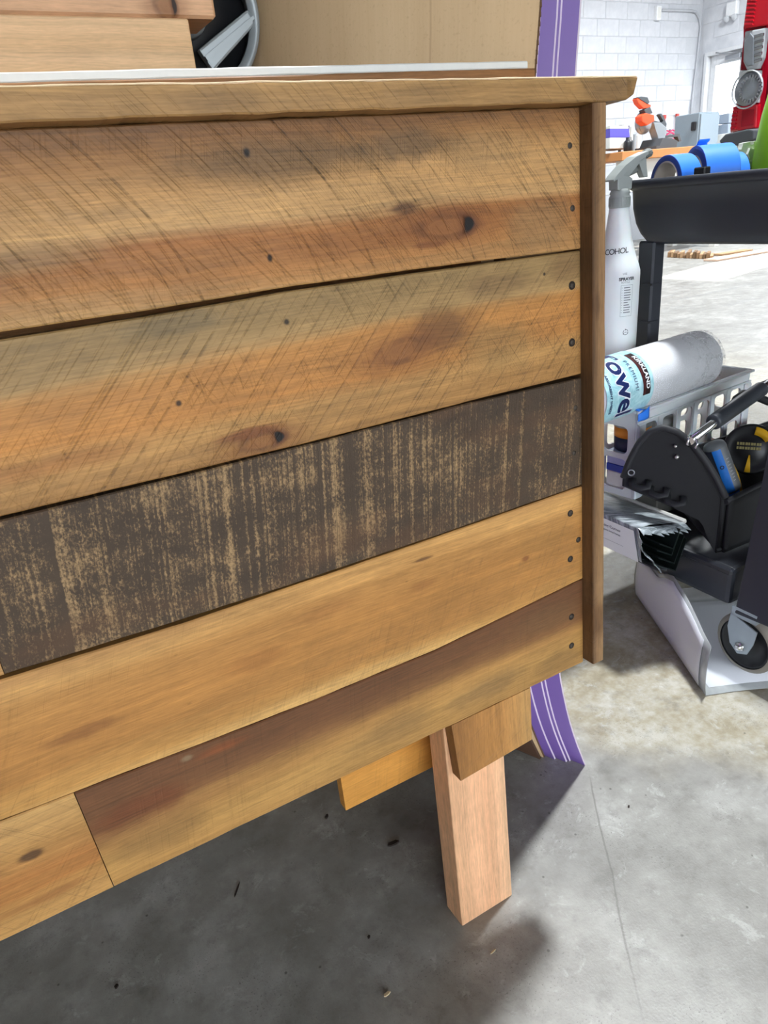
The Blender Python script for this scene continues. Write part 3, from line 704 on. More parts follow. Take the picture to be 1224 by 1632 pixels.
for z, iy, ix in ((.783, .066, .022), (.784, .054, .012), (.790, .042, .006), (.805, .026, .004), (.825, .013, .003), (.855, .004, .002), (.890, .001, .001), (.893, -.002, -.004), (.896, -.006, -.008), (.906, -.006, -.008), (.911, -.002, -.004), (.911, .006, .006), (.906, .010, .010), (.845, .018, .014)):
    rings.append([(x, y, z) for x, y in rrect(X0 + ix, X1 - ix, Y0 + iy, Y1 - iy, 0.022)])
loft(b, rings); b.build('top_tray', M_CART, cart, CO)
b = MB(); b.box(1.12, 2.02, 0.742, 1.22, 0.135, 0.2145, 0.010, seg=2); b.box(1.116, 1.13, 0.742, 1.22, 0.200, 0.2148, 0.004); b.build('lower_shelf', M_CART, cart, CO)
b = MB(); b.prism([(.721, .133), (.741, .42), (.762, .80), (.62, .80), (.60, .139)], 1.100, 1.135, 'yz', 0.004)
for v in b.bm.verts: v.co.x += 0.24 * (v.co.z - 0.1)
b.build('post', M_CART, cart, CO)
b = MB(); b.box(1.275, 1.31, 1.112, 1.156, 0.214, 0.79, 0.004)
for zz in (0.70, 0.62, 0.5): b.box(1.272, 1.30, 1.109, 1.14, zz, zz + 0.004)
b.build('post', M_CART, cart, CO)
MB().box(1.95, 1.99, 0.62, 0.70, 0.1, 0.80, 0.004).build('post', M_CART, cart, CO); MB().box(1.95, 1.99, 1.112, 1.156, 0.214, 0.79, 0.004).build('post', M_CART, cart, CO)
MB().box(1.955, 1.985, 0.64, 0.76, 0.14, 0.19, 0.004).build('bracket_foot', M_CART, cart, CO)
b = MB(); b.box(1.282, 1.300, 1.008, 1.034, 0.906, 0.9235, 0.002); b.build('rim_clip', M_BLK, cart, CO)
for i, (cx, cy) in enumerate(((1.122, 0.702), (1.32, 1.10), (1.94, 0.70), (1.94, 1.17))):
    fr = MB(); zt = 0.1345 if i else 0.131
    q = [(cy + .027, zt), (cy + .031, .098), (cy + .022, .064), (cy + .004, .048), (cy - .016, .056), (cy - .026, .082), (cy - .030, zt - 0.018)]
    fr.prism(q, cx - 0.012, cx - 0.009, 'yz', 0.0006); fr.prism(q, cx + 0.032, cx + 0.035, 'yz', 0.0006)
    fr.box(cx - 0.012, cx + 0.035, cy - 0.026, cy + 0.026, zt - 0.004, zt + 0.016)
    cs = fr.build('caster', M_ZINC, cart, CO)
    mm = T(cx, cy, 0.0663) @ R(PI / 2, 'Y')
    MB().lathe([(0.052, 0.0), (0.058, 0.001), (0.0625, 0.006), (0.0625, 0.019), (0.058, 0.024), (0.052, 0.025)], 48, mm).build('tread', M_TREAD, cs, CO)
    MB().lathe([(0.0, 0.006), (0.018, 0.005), (0.022, 0.009), (0.044, 0.009), (0.047, 0.003), (0.0525, 0.001), (0.0525, 0.024), (0.0, 0.024)], 40, mm).build('hub', M_BLK, cs, CO)
    MB().lathe([(0.0, -0.022), (0.005, -0.022), (0.0068, -0.020), (0.0068, -0.015), (0.010, -0.0145), (0.010, -0.0125), (0, -0.0125)], 6, mm).build('bolt', M_CHROME, cs, CO)

# ------------------------------------------------------------------ blue masking tape in the tray
M_TAPE = simple('blue_tape', (44, 124, 232), 0.5, 0.0, 0.06, 60)
M_TAPES = simple('blue_tape_side', (40, 72, 158), 0.6, 0.0, 0.06, 200)
M_CORE = simple('tape_core', (206, 198, 188), 0.7)
def tape(loc, r, ri, w, yaw, tilt, label, layers=1):
    t = thing('masking_tape_roll', label, 'tape', loc, yaw, 'blue tape rolls in the cart tray')
    mm = R(tilt, 'Y') @ R(PI / 2, 'Y')
    b = MB(); b.lathe([(ri + .003, 0.0), (r - 0.001, 0.0), (r, 0.001)], 56, mm, 1); b.lathe([(r, 0.001), (r, w - 0.001)], 56, mm, 0); b.lathe([(r, w - 0.001), (r - 0.001, w), (ri + .003, w)], 56, mm, 1)
    b.build('tape_winding', [M_TAPE, M_TAPES], t)
    b = MB(); b.lathe([(ri, -0.0004), (ri + .003, -0.0004), (ri + .003, w + 0.0004), (ri, w + 0.0004), (ri, -0.0004)], 48, mm); b.build('core', M_CORE, t)
    return t, mm
tz = 0.8455
t1, _ = tape((1.296, 1.112, tz + 0.0535), 0.053, 0.039, 0.048, math.radians(-14), 0.0, 'blue tape roll with its open core facing left, nearest the spray bottle')
t2, mm = tape((1.370, 1.104, tz + 0.0595), 0.0595, 0.039, 0.070, math.radians(-27), 0.0, 'largest blue tape roll, torn end sticking up, middle of the tray')
b = MB()
def flap(a, r0, ln, w0, w1, lift):
    def fn(u, v): 
        rr = r0 + lift * (u ** 1.5); an = a + ln * u / r0
        w = (w0 + (w1 - w0) * v) + 0.004 * mnoise.noise(Vector((u * 9, v * 3, a))) * u
        return mm @ Vector((rr * math.cos(an), rr * math.sin(an), w))
    return fn
b.grid(flap(2.6, 0.0598, 0.022, 0.012, 0.034, 0.012), 6, 4); b.solid(0.0004); b.build('loose_end', M_TAPE, t2)
t3, mm = tape((1.470, 1.117, tz + 0.0505), 0.0505, 0.039, 0.040, math.radians(-24), 0.0, 'blue tape roll farthest right in the cart tray, torn flap on its left')
b = MB(); b.grid(flap(2.3, 0.0508, 0.016, -0.006, 0.016, 0.012), 6, 4); b.solid(0.0004); b.build('loose_end', M_TAPE, t3)
# lime green jug and pale moulded clip rack on the tray
M_LIME = simple('lime_plastic', (158, 226, 30), 0.4, 0.0, 0.04)
t = thing('lime_jug', 'rounded lime green plastic jug at the right edge, in the cart tray', 'jug', (1.668, 1.088, tz))
MB().lathe([(0, 0), (0.072, 0), (0.078, 0.01), (0.078, 0.07), (0.075, 0.12), (0.069, 0.17), (0.060, 0.215), (0.048, 0.25), (0.034, 0.275), (0.022, 0.285), (0.022, 0.305), (0, 0.305)], 40).build('jug_body', M_LIME, t)
MB().lathe([(0, 0.302), (0.026, 0.302), (0.026, 0.332), (0.023, 0.336), (0, 0.336)], 28).build('cap', M_LIME, t)
b = MB(); b.tube([(0.045, 0, 0.17), (0.085, 0, 0.175), (0.098, 0, 0.14), (0.09, 0, 0.08), (0.070, 0, 0.06)], 0.011, 8); b.build('handle', M_LIME, t)
M_PALE = simple('pale_grey_plastic', (196, 200, 192), 0.5)
t = thing('moulded_clip_rack', 'pale grey moulded plastic rack with notches, between tape rolls and lime jug', 'rack', (1.606, 1.178, 0.9115))
b = MB()
b.prism([(-.045, 0), (.060, 0), (.060, .056), (.045, .056), (.045, .048), (.033, .048), (.033, .056), (.008, .054), (.004, .040), (-.008, .040), (-.012, .050), (-.045, .048)], -0.006, 0.006, 'xz', 0.001)
b.build('rack_body', M_PALE, t)
b = MB(); b.box(-.045, .060, -0.012, -0.0062, .012, .018, 0.001); b.prism([(.028, .020), (.048, .025), (.040, .032), (.048, .038), (.026, .042), (.020, .030)], -0.012, -0.0062, 'xz'); b.build('rack_clip', M_PALE, t)

# ------------------------------------------------------------------ spray bottle hung on the tray rim by its trigger
SB = (1.196, 1.138, 0.566)
sb = thing('spray_bottle', 'translucent white spray bottle with grey trigger head and handwritten black word, hung on the cart', 'bottle', SB)
M_HDPE = simple('white_hdpe', (222, 227, 228), 0.38, 0.0, 0.03); M_HDPE.node_tree.nodes['Principled BSDF'].inputs['Subsurface Weight'].default_value = 0.15
M_HEADG = simple('sprayer_grey', (146, 152, 148), 0.45, 0.0, 0.05)
M_HEADD = simple('sprayer_dark_grey', (112, 116, 112), 0.5)
M_INK = simple('black_ink', (40, 44, 48), 0.7); M_INKL = simple('grey_ink', (110, 116, 122), 0.7)
bprof = [(0, 0.0), (0.038, 0.0), (0.045, 0.008), (0.0465, 0.02), (0.0475, 0.164), (0.0470, 0.173), (0.0440, 0.184), (0.0385, 0.199), (0.0330, 0.216), (0.0290, 0.232), (0.0282, 0.235), (0.0276, 0.237), (0.0240, 0.264), (0.0205, 0.290), (0.0195, 0.300), (0, 0.300)]
MB().lathe(bprof, 48).build('bottle_body', M_HDPE, sb)
b = MB(); b.lathe([(0, 0.296), (0.0195, 0.296), (0.0212, 0.298), (0.0205, 0.318), (0.0185, 0.321), (0.0205, 0.323), (0.0185, 0.328), (0.0165, 0.332), (0, 0.332)], 36)
for k in range(36):
    a = 2 * PI * k / 36; b.box(0.0200, 0.0216, -0.0010, 0.0010, 0.300, 0.316, mat=R(a, 'Z'))
b.build('collar', M_HEADG, sb)
b = MB(); HY = math.radians(-6)
b.prism([(-.016, .330), (.017, .330), (.018, .352), (.010, .358), (-.010, .364), (-.018, .362)], -0.014, 0.014, 'xz', 0.002)
b.prism([(-.027, .353), (-.020, .362), (.000, .382), (.024, .399), (.052, .409), (.054, .401), (.030, .389), (.008, .372), (-.006, .357), (-.026, .349)], -0.0145, 0.0145, 'xz', 0.002)
b.prism([(-.006, .358), (.010, .372), (.030, .389), (.054, .401), (.052, .392), (.036, .384), (.020, .366), (.014, .356)], -0.008, 0.008, 'xz', 0.001)
hd = b.build('sprayer_head', M_HEADG, sb); hd.rotation_euler = (0, 0, HY); hd.scale = (1.06, 1, 0.85); hd.location = (0, 0, 0.0495)
b = MB(); b.tube([(.006, 0, .360), (.028, 0, .368), (.036, 0, .371)], 0.0075, 12); o = b.build('pump_barrel', M_HEADD, hd)
b = MB(); b.prism([(.036, .396), (.046, .398), (.054, .392), (.0555, .372), (.060, .352), (.050, .352), (.043, .368), (.036, .384)], -0.008, 0.008, 'xz', 0.0015); b.build('trigger', M_HEADG, hd)
b = MB(); mmn = T(.0535, 0, .4005) @ R(math.radians(70), 'Y'); b.lathe([(0, 0), (0.0085, 0), (0.0095, 0.003), (0.0095, 0.013), (0.008, 0.016), (0, 0.016)], 20, mmn)
for k in range(12): b.box(0.0090, 0.0103, -0.001, 0.001, 0.003, 0.013, mat=mmn @ R(2 * PI * k / 12, 'Z'))
b.build('nozzle', M_HEADD, hd)
PH0 = math.atan2(-SB[1], -SB[0])
def on_bottle(zc, xo, slope=0.0, th=0.0004):
    def fn(x, y):
        z = zc + y + slope * x
        r = 0.0475
        for (r0, z0), (r1, z1) in zip(bprof[:-1], bprof[1:]):
            if z0 <= z <= z1 and z1 > z0: r = r0 + (r1 - r0) * (z - z0) / (z1 - z0)
        r += th; a = PH0 + (x + xo) / r
        return Vector((r * math.cos(a), r * math.sin(a), z))
    return fn
lb = text('handwriting', 'ALCOHOL', 0.0155, M_INK, sb, on_bottle(0.214, -0.010, 0.06), 0.85, 0.0001, 1)
lbl = text('printed_label', 'SPRAYER', 0.0085, M_INK, sb, on_bottle(0.1605, 0.022), 1.0, 0.0003, 1)
text('small_print', 'BOTTLE', 0.0050, M_INKL, lbl, on_bottle(0.1540, 0.019), cuts=1)
text('small_print', 'USE', 0.0055, M_INKL, lbl, on_bottle(0.171, 0.017), cuts=1)
b = MB(); fb = on_bottle(0, 0)
def bar(x0, x1, z0, z1):
    b.grid(lambda u, v: fb(x0 + (x1 - x0) * u, z0 + (z1 - z0) * v), max(1, int(abs(x1 - x0) / 0.004)), 1)
for x0, x1, z0, z1 in ((.010, .036, .1480, .1485), (.010, .036, .0850, .0855), (.010, .0105, .085, .1485), (.0355, .036, .085, .1485)): bar(x0, x1, z0, z1)
random.seed(5)
for k in range(11):
    zz = 0.1435 - k * 0.0050; bar(.0165, .0165 + random.uniform(.009, .016), zz - 0.0011, zz + 0.0007)
    bar(.0118, .0135, zz - 0.0004, zz + 0.0004)
b.build('dilution_table', M_INKL, lbl, fix=False)
b = MB()
for k in range(3):
    a0 = k * 2 * PI / 3
    b.grid(lambda u, v: fb(.024 + (0.0048 + 0.0014 * v) * math.cos(a0 + 1.55 * u), .052 + (0.0048 + 0.0014 * v) * math.sin(a0 + 1.55 * u)), 8, 1)
    a1 = a0 + 1.9; 
    b.grid(lambda u, v: fb(.024 + (0.0040 + 0.0030 * v) * math.cos(a1 - 0.35 * (1 - u)), .052 + (0.0040 + 0.0030 * v) * math.sin(a1 - 0.35 * (1 - u))), 2, 1)
bar(.0215, .0265, .0513, .0527)
b.build('recycling_mark', M_INKL, lbl, fix=False)

# ------------------------------------------------------------------ long wrapped bundle of dark green angle profiles
BO = (1.06, 0.95, 0.172)
bd = thing('profile_bundle', 'film-wrapped bundle of dark green metal angles with white label beside the cart shelf', 'bundle', BO)
g = G('stretch_film'); x, y, z = g.xyz(g.coord()); st = g.noise(g.vec(x * 26.0, (y + x * 0.45) * 150.0, z * 20.0), 1.0, 4.0, 0.65); lo_ = g.noise(g.coord(), 24.0, 3.0)
cl = g.ramp(st * 0.75 + lo_ * 0.25, [(0.34, K(74, 82, 84)), (0.47, K(128, 136, 140)), (0.58, K(176, 184, 188)), (0.70, K(216, 221, 224))])
g.base(cl); g.rough(0.28); g.bump(st, 0.5, 0.002); M_FILM = g.m
M_GREEN = simple('dark_green_profile', (24, 34, 32), 0.4, 0.2, 0.15); M_LABEL = simple('white_label', (222, 226, 228), 0.55, var=0.03)
TL, TR, BB, BL = (.995, .297), (1.128, .268), (1.09, .172), (1.015, .215)
b = MB(); NY = 30
rings = []
for i in range(NY + 1):
    y = 0.868 + (1.30 - 0.868) * i / NY
    rg = []
    pts = [TL, (1.03, .2945), (1.065, .286), (1.10, .277), TR, (1.115, .237), (1.102, .203), BB, (1.065, .186), (1.04, .200), BL, (1.006, .252)]
    for k, (x, z) in enumerate(pts):
        nx = 0.0022 * mnoise.noise(Vector((y * 30, k * 3.1, 0))); rg.append((x + nx, y, z + 0.0022 * mnoise.noise(Vector((y * 34, k * 3.1, 9))) - (0.0018 if i == 0 else 0)))
    rings.append(rg)
loft(b, rings, cap0=False, cap1=True); b.build('film_wrap', M_FILM, bd, BO)
# torn film at the open end
b = MB(); random.seed(3)
def tear(p, q, ln, nb):
    for i in range(nb):
        pass
    def fn(u, v):
        x = p[0] + (q[0] - p[0]) * u; z = p[1] + (q[1] - p[1]) * u
        L = ln * (0.45 + 0.55 * abs(mnoise.noise(Vector((u * 7 + ln * 50, 1, 2)))) * 2)
        return Vector((x, 0.870 - L * v, z - 0.010 * v * v + 0.003 * mnoise.noise(Vector((u * 9, v * 4, 3)))))
    b.grid(fn, 14, 5)
tear(TL, TR, 0.030, 0); tear((1.005, .252), (1.055, .192), 0.026, 0); tear(TL, (1.003, .255), 0.014, 0)
b.solid(0.0006); b.build('torn_film', M_FILM, bd, BO)
random.seed(11)
for k in range(4):
    vx, vz = 1.086 - 0.004 * k, 0.180 + 0.018 * k
    e1 = Vector((.385, .923)); e2 = Vector((-.868, .497)); l1 = 0.070 - 0.009 * k + (0.02 if k == 4 else 0); l2 = 0.060 - 0.004 * k
    p = Vector((vx, vz)); th = 0.0018
    poly = [p, p + e1 * l1, p + e1 * l1 + e2 * th, p + (e1 + e2) * th, p + e2 * l2 + e1 * th, p + e2 * l2]
    b = MB(); b.prism([(q.x, q.y) for q in poly], 0.840 + random.uniform(-.002, .010), 1.05, 'xz'); b.build('angle_profile', M_GREEN, bd, BO)
# label on its left face
nl = Vector((BL[0] - TL[0], 0, BL[1] - TL[1])); LH = nl.length; nl.normalize(); nout = Vector((-0.97, 0, -0.24)).normalized()
def on_label(xc, yc, off=0.0012):
    def fn(x, y):                       # reads along -y (towards the near end)
        return Vector((TL[0], 1.0 - (xc + x), TL[1])) + nl * (LH * 0.5 - (yc + y)) + nout * (off + 0.0022) - Vector(BO)
    return fn
b = MB(); fl_ = on_label(0, 0, 0.0008); b.grid(lambda u, v: fl_(-0.075 + 0.200 * u, -0.044 + 0.078 * v), 6, 4); b.build('label', M_LABEL, bd)
lb_ = bd.children[-1]
text('label_print', 'Inside and Framing Corner', 0.0098, M_INKL, lb_, on_label(0.036, 0.018), 1.0, 0.0002)
text('label_print', 'Canto, Esquinero para Interiores', 0.0075, M_INKL, lb_, on_label(0.036, 0.006), 1.0, 0.0001)
text('label_print', 'Recubrimiento', 0.0062, M_INKL, lb_, on_label(-0.005, -0.008), 1.0, 0.0001)
b = MB(); fl_ = on_label(0, 0, 0.0014); b.grid(lambda u, v: fl_(-0.06 + 0.15 * u, -0.0195 + 0.0006 * v), 1, 1); b.build('label_rule', M_INKL, lb_)
o = MB().box(1.131, 1.141, 0.868, 1.12, 0.262, 0.272, 0.003).build('white_strip', M_WHITE); tag(o, 'thin white plastic strip beside the wrapped bundle and black tool bag', 'strip')

# folded white sheet in a clear sleeve, half under the caster
FO = (1.05, 0.75, 0)
fs_ = thing('folded_sheet', 'white paper in a cloudy plastic sleeve, folded on the floor under the caster', 'sheet', FO)
A0, B0 = Vector((1.009, 0.692, 0)), Vector((1.195, 1.036, 0))
g = G('cloudy_sleeve'); n = g.noise(g.coord(), 30.0, 3.0); g.base(g.ramp(n, [(0.3, K(176, 180, 180)), (0.7, K(200, 204, 204))])); g.rough(0.3); g.b.inputs['Alpha'].default_value = 0.72; M_SLV = g.m
M_PAPER = simple('white_paper', (226, 228, 234), 0.6, var=0.02, scale=8)
hts = [(0, .112), (.12, .118), (.30, .146), (.45, .164), (.55, .150), (.65, .126), (1, .112)]
def upr(t0, t1, k0, k1, off):
    def fn(u, v):
        t = t0 + (t1 - t0) * u; h = pl_interp(hts)(t)
        p = A0.lerp(B0, t); k = k0 + (k1 - k0) * v
        bul = 0.004 * math.sin(t * 9) * k
        return Vector((p.x + off - 0.012 * k * (1 - k) * 2 + bul, p.y - off * 0.5, 0.0012 + max(0, h * k)))
    return fn
b = MB(); b.grid(upr(0, 1, 0, 1, 0.0), 24, 6)
b.grid(lambda u, v: Vector((A0.x + u * 0.42 + v * 0.186, A0.y - u * 0.245 + v * 0.344 + 0.012 * math.sin(u * 6) * (1 - v), 0.0012 + 0.0006 * v)), 16, 6)
b.solid(0.0006); b.build('sleeve', M_SLV, fs_, FO)
b = MB(); b.grid(upr(0.07, 0.97, 0.03, 0.97, 0.0022), 24, 6); b.grid(upr(0.07, 0.97, 0.03, 0.94, -0.0022), 24, 6)
b.grid(lambda u, v: Vector((A0.x + 0.024 + u * 0.40 + v * 0.17, A0.y + 0.012 - u * 0.225 + v * 0.32 + 0.008 * math.sin(u * 6), 0.0023)), 12, 4)
b.solid(0.0004); b.build('paper', M_PAPER, fs_, FO)

# ------------------------------------------------------------------ white slotted basket and what it holds
BK = (1.083, 0.960, 0.302); BYAW = math.radians(6.3); BLn, BWd, BHt = 0.41, 0.092, 0.192
bk = thing('plastic_basket', 'white slotted plastic basket under the paper towel roll', 'basket', BK, BYAW)
M_BASK = simple('white_basket_plastic', (214, 216, 219), 0.42, 0.0, 0.03); M_BASK.node_tree.nodes['Principled BSDF'].inputs['Subsurface Weight'].default_value = 0.1
def slotted(L, H, holes, th, mtx):
    """panel in xz with rounded openings, th deep"""
    b = MB(); bm = b.bm; es = []
    def loop(pts):
        vs = [bm.verts.new((x, 0, z)) for x, z in pts]
        for i in range(len(vs)): es.append(bm.edges.new((vs[i], vs[(i + 1) % len(vs)])))
    loop([(0, 0), (L, 0), (L, H), (0, H)])
    for h in holes: loop(rrect(*h, min(0.012, (h[1] - h[0]) * 0.4), 4))
    r = bmesh.ops.triangle_fill(bm, use_beauty=True, use_dissolve=False, edges=es)
    fs = [f for f in r['geom'] if isinstance(f, bmesh.types.BMFace)]
    ex = bmesh.ops.extrude_face_region(bm, geom=fs)
    bmesh.ops.translate(bm, vec=(0, th, 0), verts=[v for v in ex['geom'] if isinstance(v, bmesh.types.BMVert)])
    b.xf(mtx); return b
lh = [(0.022 + k * 0.0625, 0.022 + k * 0.0625 + 0.045, z0, z1) for k in range(6) for z0, z1 in ((0.014, 0.082), (0.094, 0.158))]
eh = [(0.016, BWd - 0.016, 0.014, 0.082), (0.016, BWd - 0.016, 0.094, 0.152)]
slotted(BLn, BHt, lh, 0.004, Matrix()).build('long_side', M_BASK, bk)
slotted(BLn, BHt, lh, 0.004, T(0, BWd - 0.004, 0)).build('long_side', M_BASK, bk)
slotted(BWd - 0.009, BHt, eh, 0.004, T(0.004, 0.0045, 0) @ R(PI / 2, 'Z')).build('end_side', M_BASK, bk)
slotted(BWd - 0.009, BHt, eh, 0.004, T(BLn, 0.0045, 0) @ R(PI / 2, 'Z')).build('end_side', M_BASK, bk)
MB().box(0.004, BLn - 0.004, 0.004, BWd - 0.004, 0, 0.005).build('basket_floor', M_BASK, bk)
b = MB()
for y0, y1 in ((-0.007, 0.0), (BWd, BWd + 0.007)): b.box(-0.007, BLn + 0.007, y0, y1, BHt - 0.006, BHt, 0.0015); b.box(-0.003, BLn + 0.003, y0 + 0.003 if y0 < 0 else y0, y1 if y0 < 0 else y1 - 0.003, BHt - 0.028, BHt - 0.024, 0.001)
for x0, x1 in ((-0.007, 0.0), (BLn, BLn + 0.007)): b.box(x0, x1, 0, BWd, BHt - 0.006, BHt, 0.0015)
b.build('rim', M_BASK, bk)
b = MB()
for cx in (-0.002, 0.388):
    for cy in (-0.006,): b.box(cx, cx + 0.026, cy, 0.0, 0, BHt - 0.028, 0.003)
for k in range(5): b.box(0.068 + k * 0.0625, 0.083 + k * 0.0625, -0.003, 0.0, 0.0, BHt - 0.026, 0.001)
b.build('rib', M_BASK, bk)
b = MB(); b.grid(lambda u, v: Vector((-0.010 + 0.035 * u, -0.0085 - 0.003 * math.sin(u * 3), BHt + 0.001 - 0.018 * v + 0.010 * (u - 0.5) * (1 - v) + 0.002 * math.sin(v * 5))), 6, 4)
b.grid(lambda u, v: Vector((-0.008 + 0.030 * u, -0.0085 + 0.014 * v, BHt + 0.0012 + 0.003 * math.sin(u * 5 + v))), 6, 3); b.solid(0.0006)
o = b.build('tape_scrap', M_TAPE, bk); o['label'] = 'crumpled blue tape scrap'
def in_basket(x, y, z):
    c, s_ = math.cos(BYAW), math.sin(BYAW); return (BK[0] + c * x - s_ * y, BK[1] + s_ * x + c * y, BK[2] + z)
M_ORG = simple('orange_lid', (226, 140, 36), 0.5); M_NAVY = simple('navy_band', (22, 28, 66), 0.45); M_GRY = simple('grey_cup_plastic', (146, 148, 148), 0.5); M_BLUEL = simple('deep_blue_print', (30, 58, 170), 0.45); M_PERI = simple('pale_periwinkle', (170, 178, 216), 0.5)
t = thing('carton', 'white and periwinkle carton with a deep blue band, low in the basket', 'carton', in_basket(0.010, 0.012, 0.0055), BYAW)
MB().box(0, 0.10, 0, 0.066, 0, 0.040, 0.002).build('carton_base', M_WHITE, t); MB().box(-0.0004, 0.1004, -0.0004, 0.0664, 0.0402, 0.056, 0.001).build('printed_band', M_BLUEL, t); MB().box(0, 0.10, 0, 0.066, 0.0562, 0.085, 0.002).build('carton_top', M_PERI, t)
t = thing('tub', 'orange topped tub with navy lower half at the left end of basket', 'tub', in_basket(0.050, 0.046, 0.091), BYAW)
MB().lathe([(0, 0), (0.033, 0), (0.036, 0.003), (0.037, 0.030), (0, 0.030)], 32).build('tub_lower', M_NAVY, t); MB().lathe([(0, 0.0302), (0.037, 0.0302), (0.0375, 0.052), (0, 0.052)], 32).build('tub_upper', M_ORG, t)
MB().lathe([(0, 0.0522), (0.0385, 0.0522), (0.0385, 0.058), (0.035, 0.060), (0, 0.060)], 32).build('lid', M_GRY, t)
M_MUST = simple('mustard_wrap', (196, 150, 52), 0.6)
t = thing('canister', 'mustard canister with a grey cap behind the first basket slots', 'canister', in_basket(0.135, 0.046, 0.0055), BYAW)
MB().lathe([(0, 0), (0.030, 0), (0.032, 0.004), (0.032, 0.105), (0.028, 0.110), (0, 0.110)], 32).build('canister_body', M_MUST, t); MB().lathe([(0, 0.1102), (0.033, 0.1102), (0.033, 0.135), (0, 0.137)], 32).build('cap', M_GRY, t)
o = MB().box(1.20, 1.46, 0.995, 1.07, 0.215, 0.3015, 0.003).build('carton', simple('plain_grey_carton', (150, 148, 142), 0.7)); tag(o, 'plain grey carton on the cart shelf beneath the white basket', 'carton')

# paper towel roll in its printed film
TWo = Vector(in_basket(-0.060, 0.046, BHt + 0.0462)); TR_ = 0.0615; TLn = 0.327; TL0 = -0.06
tw = thing('paper_towel_roll', 'wrapped white paper towel roll with pale blue label lying on the basket', 'paper towel', TWo, BYAW)
M_TOWEL = simple('towel_paper', (208, 209, 212), 0.7, 0.0, 0.02, 60, 0.4)
g = G('clear_wrap'); n = g.noise(g.coord(), 55.0, 4.0, 0.6, 1.0); g.base(K(226, 228, 231)); g.rough(0.12); wx_ = g.xyz(g.coord())[0]; en = g.ss(wx_, 0.20, 0.29); g.bump(n * (en * 0.9 + 0.1), 0.8, 0.004); g.put(g.b.inputs['Alpha'], g.ss(n, 0.46, 0.72) * (en * 0.6 + 0.06) + 0.05); M_WRAP = g.m
def tw_pt(a, th, r): return Vector((a, -r * math.sin(th), r * math.cos(th)))
b = MB(); mx = R(PI / 2, 'Y')
b.lathe([(0.020, TL0), (TR_ - 0.004, TL0), (TR_, TL0 + 0.004), (TR_, TLn - 0.004), (TR_ - 0.004, TLn), (0.020, TLn)], 64, mx); b.build('paper_winding', M_TOWEL, tw)
b = MB(); b.lathe([(0.0185, TL0 - 0.0005), (0.0205, TL0 - 0.0005), (0.0205, TLn + 0.0005), (0.0185, TLn + 0.0005), (0.0185, TL0 - 0.0005)], 32, mx); b.lathe([(0, TLn - 0.05), (0.0185, TLn - 0.05)], 24, mx)
b.build('cardboard_core', simple('brown_core', (70, 54, 42), 0.8), tw)
b = MB()
def wrap(u, v):
    th = 2 * PI * v; q = u
    n = mnoise.noise(Vector((q * 7, math.cos(th) * 2.2, math.sin(th) * 2.2)))
    if q < 0.55: a = 0.09 + (TLn - 0.09) * q / 0.55; r = TR_ + 0.0012 + 0.0007 * n
    else: k = (q - 0.55) / 0.45; a = TLn + 0.004 + 0.007 * math.sin(k * PI) * (0.6 + n); r = TR_ + 0.003 - (TR_ - 0.016) * k
    if 0.45 < q < 0.65: r += 0.003 * n
    return tw_pt(a, th, r)
b.grid(wrap, 30, 56); b.build('clear_film', M_WRAP, tw)
g = G('teal_label'); n = g.noise(g.coord(), 38.0, 4.0, 0.6, 1.5); g.base(g.ramp(n, [(0.35, K(140, 190, 200)), (0.5, K(164, 208, 216)), (0.65, K(186, 222, 228))])); g.rough(0.35); M_TEAL = g.m
b = MB(); b.grid(lambda u, v: tw_pt(-0.058 + 0.141 * u, 2 * PI * v, TR_ + 0.0010), 6, 64); lab = b.build('printed_label', M_TEAL, tw)
M_NAVYT = simple('navy_print', (24, 38, 88), 0.4); M_WHT = simple('white_print', (230, 233, 238), 0.45); M_BLKP = simple('black_red_print', (34, 22, 24), 0.4); M_MAR = simple('maroon_print', (74, 34, 34), 0.4)
def on_roll(a0, thc, off, curve=0.0):
    return lambda x, y: tw_pt(a0 + y + curve * x * x, math.radians(thc) + x / TR_, TR_ + off)
def patch(nm, m, a0, a1, t0, t1, off):
    b = MB(); b.grid(lambda u, v: tw_pt(a0 + (a1 - a0) * u, math.radians(t0 + (t1 - t0) * v), TR_ + off), 2, 20); return b.build(nm, m, lab)
patch('logo_box', M_BLKP, 0.050, 0.072, 12, 100, 0.0016); patch('logo_band', M_MAR, 0.050, 0.057, 12, 100, 0.0018)
text('logo_lettering', 'KIRKLAND', 0.0150, M_WHT, lab, on_roll(0.0640, 56, 0.0020), 1.0, 0.0004, 1)
text('label_lettering', 'PREMIUM!', 0.0125, M_NAVYT, lab, on_roll(0.030, 57, 0.0016, 1.0), 1.25, 0.0, 1)
text('label_outline', 'Towel', 0.066, M_WHT, lab, on_roll(-0.004, 58, 0.0014, 1.5), 0.95, 0.0034, 2)
text('label_lettering', 'Towel', 0.066, M_NAVYT, lab, on_roll(-0.004, 58, 0.0018, 1.5), 0.95, 0.0014, 2)
text('label_lettering', 'ABSORBENT SHEETS', 0.0085, M_NAVYT, lab, on_roll(-0.046, 80, 0.0016, 1.5), 1.0, 0.0002, 1)

